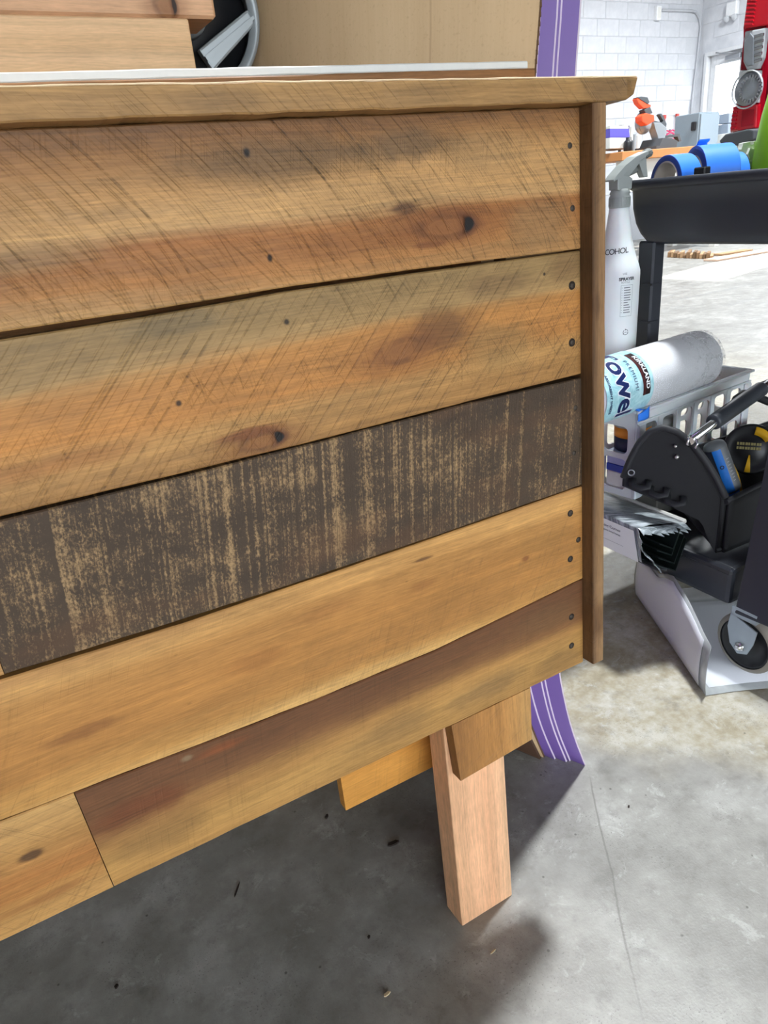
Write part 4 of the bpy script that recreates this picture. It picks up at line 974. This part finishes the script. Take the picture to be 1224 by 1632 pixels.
# ------------------------------------------------------------------ black tool bag
M_FAB = simple('black_fabric', (20, 21, 24), 0.75, 0.0, 0.2, 400, 0.4); M_FAB2 = simple('black_fabric_edge', (30, 31, 35), 0.65, 0.0, 0.2, 200)
M_GRIP = simple('grey_foam_grip', (62, 66, 72), 0.45); M_SNAP = simple('nickel_snap', (190, 188, 182), 0.3, 0.8)
GO = (1.25, 0.88, 0.217)
bag = thing('tool_bag', 'open black fabric tool bag with a steel tube handle on the cart shelf', 'bag', GO)
R0, L0 = Vector((1.150, 0.800, 0)), Vector((1.032, 0.948, 0))
prof = [(0.0, .335), (.10, .372), (.22, .408), (.36, .442), (.50, .464), (.64, .472), (.76, .464), (.86, .440), (.94, .404), (1.0, .365)]
def zbot(t): return pl_interp([(0, .2172), (.08, .240), (.17, .284), (.5, .312), (1, .350)])(t)
def dome(scale=1.0, k=40):
    f = pl_interp(prof); return [(i / k, zbot(i / k) + (f(i / k) - zbot(i / k)) * scale) for i in range(k + 1)]
def bag_ring(dx, inset=0.0, zs=1.0):
    up = [(R0.lerp(L0, inset + (1 - 2 * inset) * t) + Vector((dx, 0, z))) for t, z in dome(zs)]
    dn = [(R0.lerp(L0, inset + (1 - 2 * inset) * i / 20) + Vector((dx, 0, zbot(i / 20) + 0.0005))) for i in range(20, -1, -1)]
    return up + dn
b = MB(); loft(b, [bag_ring(0.003, .03, .985), bag_ring(0.0, .015, .995), bag_ring(0.012, 0, 1.0), bag_ring(0.022, 0.01, .99)]); b.build('end_panel', M_FAB, bag, GO)
b = MB()
pts = [R0.lerp(L0, t) + Vector((0.006, 0, z + 0.002)) for t, z in dome()]; b.tube(pts, 0.0065, 8); b.build('end_binding', M_FAB2, bag, GO)
b = MB()   # sides, floor and far end
side_top = lambda x: 0.328 + 0.010 * math.sin((x - 1.15) * 9)
b.grid(lambda u, v: Vector((1.160 + 0.36 * u, 0.800 - 0.012 * math.sin(v * PI) * math.sin(u * PI) - 0.002, 0.2185 + (side_top(1.16 + .36 * u) - 0.2185) * v)), 20, 8)
b.grid(lambda u, v: Vector((1.06 + 0.46 * u, 0.944, 0.350 + 0.036 * v)), 10, 4)
b.grid(lambda u, v: Vector((1.15 + 0.37 * u, 0.800 + 0.144 * v, 0.2195 + 0.097 * max(0, (v - 0.0)) )), 6, 6)
b.grid(lambda u, v: Vector((1.52, 0.800 + 0.144 * u, 0.2195 + 0.097 * u + (pl_interp(prof)(u) - 0.24 - 0.097 * u) * v)), 14, 6)
b.solid(0.006); b.build('side_panel', M_FAB, bag, GO)
b = MB(); b.tube([(1.155 + 0.365 * i / 14, 0.7975 - 0.0, side_top(1.155 + .365 * i / 14)) for i in range(15)], 0.006, 8); b.build('side_binding', M_FAB2, bag, GO)
def on_end(t, z, off=0.004):
    p = R0.lerp(L0, t); nn = Vector((-0.78, -0.62, 0)).normalized(); return p + nn * off + Vector((0, 0, z))
b = MB()
for t0, z0 in ((.80, .358), (.62, .344), (.45, .328)):
    b.tube([on_end(t0 + .085, z0 + .010, 0.0), on_end(t0 + .075, z0, .012), on_end(t0 + .0, z0 - .004, .015), on_end(t0 - .07, z0 - .002, .012), on_end(t0 - .08, z0 + .008, 0.0)], 0.0075, 6, flat=0.35)
b.build('tool_loop', M_FAB2, bag, GO)
def disc_on(b, t, z, r, h):
    c = on_end(t, z, 0.0); q = Vector((-0.78, -0.62, 0)).to_track_quat('Z', 'Y').to_matrix().to_4x4()
    b.lathe([(0, h), (r * 0.8, h), (r, h * 0.6), (r, -0.004), (0, -0.004)], 16, T(*c) @ q)
b = MB(); disc_on(b, .47, .418, .0040, .006); b.build('snap', M_SNAP, bag, GO)
b = MB(); disc_on(b, .49, .440, .0030, .006); b.build('snap', M_SNAP, bag, GO)
b = MB(); c = on_end(.90, .382, 0.005); q = Vector((-0.78, -0.62, 0)).to_track_quat('Z', 'Y').to_matrix().to_4x4()
b.tube([(T(*c) @ q) @ Vector((.0058 * math.cos(a), .0058 * math.sin(a), 0)) for a in (2 * PI * k / 16 for k in range(17))], 0.0014, 6, caps=False); b.build('eyelet', M_GREYM, bag, GO)
H0, H1 = at_y(1100, 699, 0.852), at_y(1250, 594, 0.905)
hdl = MB().tube([H0 + Vector((0.0, 0.0, -0.004)), H0.lerp(H1, 0.5), H1 + (H1 - H0) * 0.5], 0.0085, 16).build('handle', M_CHROME, bag, GO)
b = MB(); pa, pb = H0.lerp(H1, 0.22), H0.lerp(H1, 0.735); d = (pb - pa)
b.tube([pa, pa + d * 0.002, pa + d * 0.02, pa + d * 0.5, pb - d * 0.02, pb - d * 0.002, pb], [0.0105, 0.0145, 0.0158, 0.0158, 0.0158, 0.0145, 0.0105], 20); b.build('grip', M_GRIP, hdl, GO)
b = MB(); e = H0
b.tube([e + Vector((-.004, -.004, .008)), e + Vector((-.012, -.006, .004)), e + Vector((-.015, -.006, -.006)), e + Vector((-.008, -.006, -.012))], 0.0022, 8)
b.tube([e + Vector((.004, -.010, .002)), e + Vector((.004, -.014, -.008)), e + Vector((-.002, -.014, -.016))], 0.0022, 8); b.build('handle_hook', M_CHROME, bag, GO)
b = MB(); P_ = [at_y(px, py, 0.90) for px, py in ((1163, 652), (1172, 634), (1186, 624), (1202, 623), (1214, 612), (1228, 606), (1244, 612))]; b.tube(P_, 0.0065, 8, flat=0.6)
b.tube([at_y(px, py, 0.905) for px, py in ((1198, 624), (1210, 634), (1224, 640), (1240, 640))], 0.0085, 8); b.build('shoulder_strap', M_FAB2, bag, GO)
# what stands in the bag
M_CANB = simple('blue_can_label', (36, 116, 206), 0.35); M_CAND = simple('dark_can_label', (22, 26, 44), 0.4); M_CANG = simple('silver_can_label', (120, 124, 128), 0.35, 0.2); M_CANL = simple('lavender_blue_cap', (76, 118, 206), 0.4)
ca, cb_ = at_y(1139, 712, 0.862), at_y(1164, 780, 0.838)
can = thing('caulk_can', 'blue labelled can leaning in the black tool bag under its handle', 'can', cb_)
ax = (ca - cb_); L = ax.length; cm = ax.to_track_quat('Z', 'Y').to_matrix().to_4x4()
tocam = (cm.inverted() @ (CAM - cb_).normalized()); fa = math.atan2(tocam.y, tocam.x)
b = MB(); rc = 0.0215; al = 0.62
for mi, (q0, q1) in enumerate(((-2.6, -0.42), (-0.42, 0.38), (0.38, 3.683))):
    b.lathe([(rc, 0.004), (rc, L)], 14, cm, mi, fa + q0, fa + q1)
b.lathe([(rc, L), (rc * 0.9, L + 0.006), (rc * 0.35, L + 0.010), (0, L + 0.010)], 30, cm, 2); b.lathe([(0, 0.0), (rc * .9, 0.0), (rc, 0.004)], 30, cm, 2)
b.build('can_body', [M_CAND, M_CANB, M_CANG], can)
MB().lathe([(0, -0.022), (0.011, -0.022), (0.015, -0.012), (0.017, 0.0), (0, 0.0)], 24, cm).build('cap', M_CANL, can)
b = MB()
def oncan(a, z, off=0.0006): return cm @ Vector(((rc + off) * math.cos(fa + a), (rc + off) * math.sin(fa + a), z))
b.grid(lambda u, v: oncan(-0.02 + 0.19 * math.cos(2 * PI * u) * (0.55 + 0.45 * v), L * 0.62 + 0.0042 * math.sin(2 * PI * u) * (0.55 + 0.45 * v)), 20, 1)
b.build('round_mark', M_CAND, can)
b = MB(); random.seed(9)
for k in range(8): b.grid(lambda u, v: oncan(0.55 + (0.25 + 0.05 * (k % 3)) * u, L * 0.25 + k * L * 0.07 + 0.0016 * v), 3, 1)
b.build('small_print', simple('pale_grey_print', (176, 180, 184), 0.5), can)
M_YEL = simple('yellow_plastic', (214, 164, 28), 0.45)
trc = at_y(1196, 716, 0.868)
tr_ = thing('tape_measure', 'black round reel tape measure with yellow stripes in the tool bag', 'tape measure', trc)
tm = (CAM - trc).to_track_quat('Z', 'Y').to_matrix().to_4x4()
MB().lathe([(0, 0.010), (0.020, 0.010), (0.024, 0.006), (0.040, 0.006), (0.046, 0.010), (0.052, 0.008), (0.053, 0.0), (0.050, -0.014), (0, -0.014)], 40, tm).build('reel_case', M_BLK, tr_)
def arcs(name, r0, r1, a0, a1, m, z=0.0105):
    b = MB(); b.grid(lambda u, v: tm @ Vector(((r0 + (r1 - r0) * v) * math.cos(a0 + (a1 - a0) * u), (r0 + (r1 - r0) * v) * math.sin(a0 + (a1 - a0) * u), z)), 14, 1); b.solid(0.001); return b.build(name, m, tr_)
arcs('stripe', 0.030, 0.047, 0.55, 1.45, M_YEL, 0.0115)
arcs('stripe', 0.012, 0.048, -1.72, -1.48, M_YEL, 0.0125)
b = MB()
for k in range(9):
    for r_ in range(2): b.box(-.026 + k * .0052, -.0225 + k * .0052 + (k % 2) * 0.001, .008 - r_ * .009, .0135 - r_ * .009, .011, .0118, mat=tm)
b.build('scale_print', simple('khaki_print', (140, 130, 84), 0.6), tr_)
sc_ = thing('hand_tool', 'yellow handled tool lying in the tool bag below the reel', 'tool', at_y(1178, 772, 0.83))
b = MB(); b.tube([(0, 0, -0.02), (-0.004, 0.004, 0.0), (-0.008, 0.010, 0.022), (-0.012, 0.016, 0.04)], [0.009, 0.0095, 0.009, 0.007], 10); b.build('tool_handle', M_YEL, sc_)
b = MB(); b.tube([(0.001, -0.001, -0.045), (0, 0, -0.0202)], 0.004, 8); b.build('tool_shank', M_GREYM, sc_)

# ================================================================== FAR BAY
def pxprism(b, poly, y, d, bev=0.0, mi=0):
    pts = [at_y(px, py, y) for px, py in poly]
    return b.prism([(q.x, q.z) for q in pts], y - d / 2, y + d / 2, 'xz', bev, mi)
# pickup truck: rear corner with its lamp
M_RED = simple('dark_red_paint', (92, 16, 24), 0.25, 0.1, 0.05); M_BUMP = simple('bumper_grey', (84, 88, 92), 0.5)
M_RL = simple('red_lens', (214, 22, 42), 0.12, 0.0, 0.05); M_RL.node_tree.nodes['Principled BSDF'].inputs['Coat Weight'].default_value = 0.6
M_RL2 = simple('deep_red_lens', (168, 12, 34), 0.12); M_CLR = simple('clear_lens', (206, 210, 214), 0.12, 0.1, 0.10, 60); M_CLRD = simple('lamp_bowl', (150, 155, 162), 0.15, 0.3, 0.15, 40)
TKo = (3.6, 0.7, 0)
tk = thing('pickup_truck', 'dark red pickup truck, only its rear corner and tail lamp in view at right', 'truck', TKo)
b = MB(); b.box(2.19, 4.9, -0.15, 1.585, 0.82, 1.62, 0.05, seg=3); b.build('bed', M_RED, tk, TKo)
b = MB(); b.box(4.92, 6.6, -0.15, 1.585, 0.82, 2.05, 0.08, seg=3); b.build('cab', M_RED, tk, TKo)
for wx in (3.2, 6.0):
    for wy in (-0.1, 1.30):
        MB().lathe([(0.19, 0), (0.38, 0.0), (0.42, 0.03), (0.42, 0.2), (0.38, 0.23), (0.19, 0.23)], 40, T(wx, wy + 0.23, 0.421) @ R(PI / 2, 'X')).build('tyre', M_BLK, tk, TKo)
        MB().lathe([(0, 0.04), (0.06, 0.03), (0.16, 0.05), (0.19, 0.02), (0.19, 0.2), (0, 0.2)], 30, T(wx, wy + 0.23, 0.421) @ R(PI / 2, 'X')).build('rim', M_GREYM, tk, TKo)
b = MB()
pts = [at_x(px, py, 2.12) for px, py in ((1153, 224), (1163, 213), (1200, 205), (1208, 207), (1208, 222), (1160, 240))]
b.prism([(q.y, q.z) for q in pts], 2.10, 2.20, 'yz', 0.004); b.box(2.12, 2.26, -0.2, 1.60, 0.82, 0.955, 0.02); b.build('bumper', M_BUMP, tk, TKo)
def lens(poly, x0, x1, bev):
    b = MB(); q = [at_x(px, py, x0) for px, py in poly]; b.prism([(p_.y, p_.z) for p_ in q], x0, x1, 'yz', bev); return b
LX = 2.150
tl = lens([(1192, -14), (1184, 45), (1187, 62), (1176, 150), (1163, 212), (1205, 206), (1216, 100), (1222, 40), (1232, -16)], LX + 0.012, 2.20, 0.004).build('tail_lamp', M_RL2, tk, TKo)
lens([(1193, -12), (1186, 46), (1224, 40), (1232, -14)], LX - 0.008, LX + 0.0118, 0.004).build('red_lens', M_RL, tl, TKo)
b = MB()
for k in range(8):
    z0 = -8 + k * 6.4
    q = [at_x(px, py, LX - 0.012) for px, py in ((1192.5 - 0.9 * k, z0), (1192.2 - 0.9 * k, z0 + 3.4), (1206 - 0.9 * k, z0 + 3.4), (1206 - 0.9 * k, z0))]
    b.prism([(p_.y, p_.z) for p_ in q], LX - 0.0135, LX - 0.0082, 'yz', 0.001)
b.build('lens_rib', M_RL, tl, TKo)
lens([(1187, 50), (1186, 62), (1184, 98), (1190, 112), (1206, 110), (1214, 92), (1220, 44)], LX - 0.008, LX + 0.0118, 0.004).build('clear_lens', M_CLR, tl, TKo)
lens([(1195, 52), (1186, 68), (1185, 96), (1190, 106), (1200, 104), (1201, 60)], LX - 0.014, LX - 0.0082, 0.002).build('lamp_bowl', M_CLRD, tl, TKo)
b = MB()
for k in range(5):
    q = [at_x(px, py, LX - 0.012) for px, py in ((1202, 56 + k * 10), (1217 - k, 52 + k * 10), (1216.6 - k, 57 + k * 10), (1202, 61 + k * 10))]
    b.prism([(p_.y, p_.z) for p_ in q], LX - 0.0135, LX - 0.0082, 'yz', 0.001)
b.build('reflector_facet', M_CHROME, tl, TKo)
pc = at_x(1196, 142, LX - 0.01)
bl = MB()
ringpts = []
bl.lathe([(0.046, 0.0), (0.0485, 0.006), (0.051, 0.0), (0.046, 0.0)], 40, T(pc.x, pc.y + 0.010, pc.z) @ R(-PI / 2, 'Y')); bl.build('round_lens', M_CLR, tl, TKo)
MB().lathe([(0, 0.004), (0.02, 0.005), (0.040, 0.003), (0.0455, -0.004), (0, -0.004)], 36, T(pc.x, pc.y + 0.010, pc.z) @ R(-PI / 2, 'Y')).build('lamp_bowl', M_CLRD, tl, TKo)
b = MB()
for k in range(22):
    a = 2 * PI * k / 22; b.box(-0.002, 0.002, 0.028, 0.036, 0.0035, 0.007, mat=T(pc.x, pc.y - 0.004, pc.z) @ R(-PI / 2, 'Y') @ R(a, 'Z'))
b.build('lens_tooth', M_CHROME, tl, TKo)
lens([(1178, 112), (1176, 150), (1172, 166), (1206, 164), (1210, 112)], LX - 0.004, LX + 0.0118, 0.003).build('clear_lens', M_CLR, tl, TKo)
lens([(1168, 170), (1163, 210), (1204, 204), (1206, 166)], LX - 0.010, LX + 0.0118, 0.004).build('red_lens', M_RL, tl, TKo)
b = MB()
for k in range(6):
    y0 = 170 + k * 6.4
    q = [at_x(px, py, LX - 0.014) for px, py in ((1168.5 - k * .8, y0), (1168 - k * .8, y0 + 3.6), (1175 - k * .8, y0 + 3.6), (1175.5 - k * .8, y0))]
    b.prism([(p_.y, p_.z) for p_ in q], LX - 0.0155, LX - 0.0102, 'yz', 0.001)
q = [at_x(px, py, LX - 0.014) for px, py in ((1182, 176), (1180, 202), (1200, 199), (1201, 174))]; b.prism([(p_.y, p_.z) for p_ in q], LX - 0.0125, LX - 0.0102, 'yz', 0.001)
b.build('lens_rib', M_RL2, tl, TKo)

# bench with the mitre saw
YS = 6.6
M_BENCH = simple('orange_brown_bench', (196, 132, 76), 0.6, var=0.12, scale=10)
bx0, bz = at_y(960, 240, YS).x, at_y(1060, 238, YS).z
bn = thing('workbench', 'orange-brown topped workbench along the far block wall', 'bench', ((bx0 + 8.5) / 2, YS + 0.1, 0))
bo = ((bx0 + 8.5) / 2, YS + 0.1, 0)
MB().box(bx0, 8.5, YS - 0.3, YS + 0.5, bz - 0.09, bz, 0.005).build('bench_top', M_BENCH, bn, bo)
for q in (bx0 + 0.05, 8.38):
    for r_ in (YS - 0.25, YS + 0.4): MB().box(q, q + 0.09, r_, r_ + 0.09, 0, bz - 0.09, 0.003).build('leg', M_WHITE, bn, bo)
MB().box(bx0 + 0.15, 8.37, YS - 0.24, YS - 0.22, bz - 0.42, bz - 0.0902, 0.002).build('apron', M_WHITE, bn, bo)
M_ORNG = simple('orange_tool_body', (232, 84, 44), 0.4); M_DGRY = simple('dark_grey_tool', (72, 76, 80), 0.45); M_ALU = simple('cast_aluminium', (158, 164, 168), 0.35, 0.5)
so = at_y(1040, 238, YS); so.z = bz
saw_ = thing('mitre_saw', 'orange and grey mitre saw standing on the far workbench', 'saw', so)
b = MB(); pxprism(b, [(1034, 236), (1062, 234), (1064, 227), (1054, 222), (1040, 222)], YS, 0.30, 0.006); b.box(so.x - 0.12, so.x + 0.22, YS - 0.16, YS + 0.16, bz + 0.0005, at_y(1040, 234, YS).z); b.build('saw_base', M_DGRY, saw_, so)
b = MB(); pxprism(b, [(1044, 223), (1054, 222), (1058, 205), (1048, 196), (1036, 196), (1040, 206)], YS, 0.10, 0.01); b.build('pivot_arm', M_ALU, saw_, so)
c = at_y(1023, 196, YS); MB().lathe([(0.0, -0.02), (0.118, -0.02), (0.122, 0.0), (0.118, 0.02), (0, 0.02)], 40, T(c.x, YS - 0.02, c.z) @ R(PI / 2, 'X')).build('blade_guard', M_ALU, saw_, so)
MB().lathe([(0.0, -0.003), (0.10, -0.003), (0.10, 0.003), (0, 0.003)], 40, T(c.x, YS - 0.05, c.z - 0.01) @ R(PI / 2, 'X')).build('blade', M_GREYM, saw_, so)
b = MB(); pxprism(b, [(1017, 186), (1024, 181), (1037, 184), (1038, 194), (1026, 201), (1018, 195)], YS - 0.10, 0.10, 0.01); b.build('motor_housing', M_ORNG, saw_, so)
b = MB(); pxprism(b, [(1022, 176), (1032, 171), (1036, 181), (1026, 185)], YS - 0.08, 0.08, 0.008); b.build('motor_end', M_DGRY, saw_, so)
b = MB(); pxprism(b, [(1011, 158), (1015, 156), (1027, 166), (1034, 168), (1033, 172), (1022, 174), (1014, 166)], YS - 0.08, 0.07, 0.008); b.build('handle', M_ORNG, saw_, so)
b = MB(); pxprism(b, [(1012, 156), (1018, 154.5), (1028, 156), (1031, 164), (1028, 167), (1016, 159)], YS - 0.08, 0.08, 0.006); b.build('battery_pack', M_DGRY, saw_, so)
b = MB(); pxprism(b, [(1038, 192), (1052, 196.5), (1055, 193), (1051, 186), (1048, 183), (1051, 181), (1055, 186), (1060, 198), (1058, 207), (1053, 206), (1052, 200), (1038, 196)], YS, 0.05, 0.004); b.build('slide_frame', M_DGRY, saw_, so)
b = MB(); pxprism(b, [(1050, 217), (1078, 214.5), (1080, 213), (1083, 225), (1079, 226), (1077, 217.5), (1050, 221)], YS, 0.06, 0.004); b.build('work_support', M_DGRY, saw_, so)
# things on and by the bench
def pbox(name, label, cat, poly, y, d, parts, group=None):
    pts = [at_y(px, py, y) for px, py in poly]; cx = sum(p_.x for p_ in pts) / len(pts); zz = min(p_.z for p_ in pts)
    t = thing(name, label, cat, (cx, y, zz), 0, group)
    for nm, pl, m, dd in parts:
        b = MB(); pxprism(b, pl, y - (dd - d) * 0.0, dd, 0.004); b.build(nm, m, t, (cx, y, zz))
    return t
M_PURB = simple('violet_print', (96, 88, 186), 0.5)
pbox('printed_carton', 'white carton with a violet band at the left end of the far bench', 'carton', [(958, 239), (994, 239)], YS, 0.3,
     [('carton_base', [(956, 239), (993, 238.5), (988, 222), (956, 222)], M_WHITE, 0.30), ('printed_band', [(956, 221.8), (987.8, 221.8), (986, 208), (956, 208)], M_PURB, 0.302), ('carton_top', [(956, 207.8), (985.8, 207.8), (985, 203), (956, 203)], M_WHITE, 0.30)])
for i, (px, m, tp) in enumerate(((992.5, M_BLK, 200), (998, M_WHITE, 199), (1004, simple('dark_violet_strip', (70, 60, 92), 0.5), 201), (1010, M_WHITE, 202), (1015.5, M_ALU, 214), (1021, M_WHITE, 216))):
    p0, p1 = at_y(px, 238, YS + 0.33), at_y(px + 1, tp, YS + 0.44)
    b = MB(); b.box(-0.016, 0.016, -0.012, 0.012, 0, (p1.z - bz), 0.002); o = b.build('leaning_strip', m, None, loc=(p0.x, YS + 0.38, bz + 0.0005))
    tag(o, ['dark strip standing farthest left behind the mitre saw', 'white strip standing second from left behind the mitre saw', 'violet strip standing behind the mitre saw', 'white strip standing right of the violet one', 'grey metal strip standing behind the saw guard', 'short white strip standing right of the grey metal one'][i], 'strip', 'strips standing on the bench')
b = MB(); p0 = at_y(1001, 239, YS - 0.2); b.lathe([(0, 0), (0.05, 0), (0.052, 0.01), (0.052, 0.09), (0.04, 0.11), (0.03, 0.115), (0.03, 0.14), (0, 0.14)], 24)
o = b.build('black_jar', M_BLK, None, loc=(p0.x, YS - 0.2, bz + 0.0005)); tag(o, 'squat black jar on the bench between carton and saw', 'jar')
M_REDO = simple('clamp_red', (196, 66, 56), 0.5); M_PINK = simple('pink_cord', (226, 60, 110), 0.6)
for i, (px, tp) in enumerate(((1078, 182), (1058, 184))):
    p0, p1 = at_y(px, 232, YB - 0.05), at_y(px + 0.6, tp, YB - 0.05)
    t = thing('bar_clamp', ['tall red bar clamp hung on the far wall right of the saw', 'short red bar clamp hung on the far wall behind the saw'][i], 'clamp', (p0.x, YB - 0.03, p1.z - 0.5))
    MB().box(-0.012, 0.012, -0.012, 0.012, 0 if i == 0 else 0.2, 0.5, 0.002).build('bar', M_REDO, t)
    MB().box(-0.03, 0.02, -0.02, 0.015, 0.46, 0.508, 0.004).build('jaw', M_REDO, t); MB().box(-0.01, 0.01, 0.012, 0.028, 0.40, 0.44).build('hook', M_GREYM, t)
c = at_y(1068.5, 215, YB - 0.04)
t = thing('pink_cord', 'bright pink cord looped on the far wall by the red clamps', 'cord', c)
b = MB(); b.tube([(0.10 * math.sin(a) * (1 - 0.25 * math.cos(a)), 0.0, 0.06 * math.cos(a) - 0.03 * abs(math.cos(a * 0.5))) for a in (2 * PI * k / 28 for k in range(29))], 0.011, 6, caps=False)
b.tube([(-0.09, -0.004, 0.06), (-0.03, -0.008, 0.045), (0.03, -0.004, 0.065), (0.09, 0, 0.05)], 0.010, 6); b.build('loop', M_PINK, t); MB().box(-0.008, 0.008, 0.0, 0.029, 0.05, 0.075).build('peg', M_GREYM, t)
o = MB(); 
pp0 = at_y(1113, 230, 7.0); pp1 = at_y(1149, 178, 7.0)
cbx0, cbx1, cbz = pp0.x, pp1.x, at_y(1130, 178, 7.0).z
t = thing('steel_cabinet', 'blue-grey steel cabinet before the glazed door', 'cabinet', ((cbx0 + cbx1) / 2, 7.2, 0)); to = ((cbx0 + cbx1) / 2, 7.2, 0)
M_CAB = simple('blue_grey_steel', (136, 150, 160), 0.45, 0.2, 0.04)
MB().box(cbx0, cbx1, 7.02, 7.4, 0.0, cbz, 0.008).build('cabinet_body', M_CAB, t, to); dr = MB().box(cbx0 + 0.015, cbx1 - 0.015, 7.0, 7.0195, 0.06, cbz - 0.02, 0.004).build('door', M_CAB, t, to)
MB().box(cbx0 - 0.03, cbx0 - 0.0005, 7.05, 7.12, cbz - 0.20, cbz - 0.10, 0.008).build('side_bracket', M_BLK, t, to); MB().box(cbx1 - 0.06, cbx1 - 0.04, 6.975, 6.9995, cbz - 0.75, cbz - 0.6, 0.003).build('handle', M_GREYM, dr, to)
M_BIN = simple('grey_blue_bin', (150, 162, 178), 0.5)
q0 = at_y(1150, 214, 7.1); q1 = at_y(1169, 180, 7.1)
sh_ = thing('bin_stand', 'white stand carrying bins right of the steel cabinet', 'stand', ((q0.x + q1.x) / 2 + 0.03, 7.1, 0)); MB().box(-0.16, 0.16, -0.12, 0.12, 0, q0.z, 0.005).build('stand_body', M_WHITE, sh_)
hb_ = (q1.z - q0.z) / 2
for i in range(2):
    o = MB(); w_ = 0.14; o.prism([(-w_, 0), (w_, 0), (w_ + 0.012, hb_ - 0.008), (-w_ - 0.012, hb_ - 0.008)], -0.1, 0.1, 'xz', 0.006)
    o = o.build('storage_bin', M_BIN, None, loc=((q0.x + q1.x) / 2 + 0.03, 7.1, q0.z + 0.0005 + i * hb_)); tag(o, ['grey-blue bin by the glazed door, lower of the two', 'grey-blue bin by the glazed door, upper of the two'][i], 'bin', 'bins on the stand')
# fittings on the walls
M_COND = simple('painted_conduit', (188, 191, 197), 0.5)
c = at_y(1045, 22, YB); t = thing('junction_box', 'white junction box on the far wall with conduit running right', 'junction box', (c.x, YB - 0.02, c.z))
MB().box(-0.045, 0.045, -0.045, 0.018, -0.085, 0.085, 0.008).build('box_body', simple('bright_white_plastic', (236, 238, 240), 0.4), t); MB().box(-0.03, 0.03, -0.048, -0.0452, -0.065, 0.065, 0.001).build('cover', M_WHITE, t)
P_ = [at_y(px, py, YB) for px, py in ((1052, 17), (1100, 18), (1107, 20), (1112, 30), (1114, 45), (1112, 62), (1109, 90), (1102, 150), (1094, 232))]
b = MB(); b.tube([(p_.x, YB - 0.028, p_.z) for p_ in P_], 0.016, 8); o = b.build('conduit', M_COND); tag(o, 'painted conduit from the junction box down the wall corner', 'conduit')
c = at_x(1171, 14, XR); t = thing('emergency_light', 'white emergency light on the wall above the glazed door', 'light', (XR - 0.012, c.y, c.z))
MB().box(-0.07, 0.0, -0.085, 0.085, -0.085, 0.085, 0.012).build('housing', simple('bright_white_plastic', (236, 238, 240), 0.4), t)
for q in (-0.06, 0.06): MB().lathe([(0, 0.05), (0.035, 0.05), (0.042, 0.04), (0.03, 0.0), (0, 0.0)], 20, T(-0.04, q, -0.095) @ R(math.radians(-120), 'Y')).build('lamp_head', M_CLR, t)
# scrap sticks and planks on the floor by the sun patch
M_STK = [simple('scrap_wood_a', (150, 116, 82), 0.7, var=0.15), simple('scrap_wood_b', (186, 150, 112), 0.7, var=0.15), simple('scrap_wood_c', (120, 92, 64), 0.7, var=0.15)]
random.seed(21)
where = ['far left', 'left', 'left middle', 'middle', 'right middle', 'right', 'far right']
for k in range(14):
    px = 1068 + k * 4.6 + random.uniform(-1, 1); py = 410 - (k % 3) * 1.0
    c = at_z(1066, 410.5).lerp(at_z(1133, 413.5), k / 13.0); L = random.uniform(0.20, 0.34); w = 0.030 if k % 2 else 0.034
    o = MB().box(-w / 2, w / 2, 0, L, 0, random.uniform(0.03, 0.075), 0.003).build('wood_offcut', M_STK[k % 3], None, loc=(c.x, c.y, 0.0003)); o.rotation_euler = (0, 0, -0.98 + 0.02 * (k % 2))
    tag(o, '%s short wood offcut, %s in the row on the far floor' % (['dark brown', 'light tan', 'deep umber'][k % 3], (['leftmost'] + [q + ' from the left' for q in ('second', 'third', 'fourth', 'fifth', 'sixth', 'seventh')] + [q + ' from the right' for q in ('seventh', 'sixth', 'fifth', 'fourth', 'third', 'second')] + ['rightmost'])[k]), 'offcut', 'offcuts in a row on the far floor')
for i, (a, b_, w, z, m, lab) in enumerate((((1142, 417), (1235, 401), 0.17, 0.0004, simple('pinkish_plank', (220, 190, 168), 0.6), 'pale pinkish plank on the floor beside the sun patch'),
                                       ((1150, 408), (1200, 400.5), 0.12, 0.0004, M_STK[1], 'tan plank on the floor behind the pinkish one'))):
    p0, p1 = at_z(*a), at_z(*b_); d = p1 - p0
    o = MB().box(0, d.length, 0, w, 0, 0.022, 0.003).build('plank', m, None, loc=(p0.x, p0.y, z)); o.rotation_euler = (0, 0, math.atan2(d.y, d.x)); tag(o, lab, 'plank')
# litter on the near floor
M_CHIP = simple('dark_chip', (44, 34, 28), 0.8); M_CHIPL = simple('pale_chip', (206, 186, 150), 0.8)
for i, (px, py, L, w, a, m, lab) in enumerate(((627, 1345, .020, .007, -0.2, M_CHIP, 'dark bark chip on the shaded floor left of the leg'), (521, 1302, .009, .005, 0.6, M_CHIP, 'small dark chip on the floor under the orange block'),
        (378, 1418, .026, .0025, 0.9, M_CHIP, 'dark thin splinter on the floor below the bottom board'), (588, 1494, .005, .004, 0.2, M_CHIP, 'tiny dark crumb on the floor left of the leg foot'),
        (617, 1585, .010, .004, 0.0, M_CHIPL, 'pale wood shaving on the floor below the leg'), (786, 1517, .010, .0022, 0.1, M_CHIPL, 'pale thin splinter on the floor right of the leg foot'),
        (186, 1573, .006, .005, 0.4, M_CHIP, 'dark crumb on the floor at lower left'), (1002, 1286, .005, .003, 0.4, M_CHIP, 'dark crumb on the bright floor right of the purple sheets'))):
    c = at_z(px, py); b = MB()
    b.prism([(-L / 2, -w * .2), (-L * .3, -w / 2), (L * .2, -w * .4), (L / 2, 0), (L * .25, w / 2), (-L * .35, w * .35)], 0, min(w * 0.5, 0.003), 'xy')
    o = b.build('wood_chip', m, None, loc=(c.x, c.y, 0.0003)); o.rotation_euler = (0, 0, a); tag(o, lab, 'wood chip')
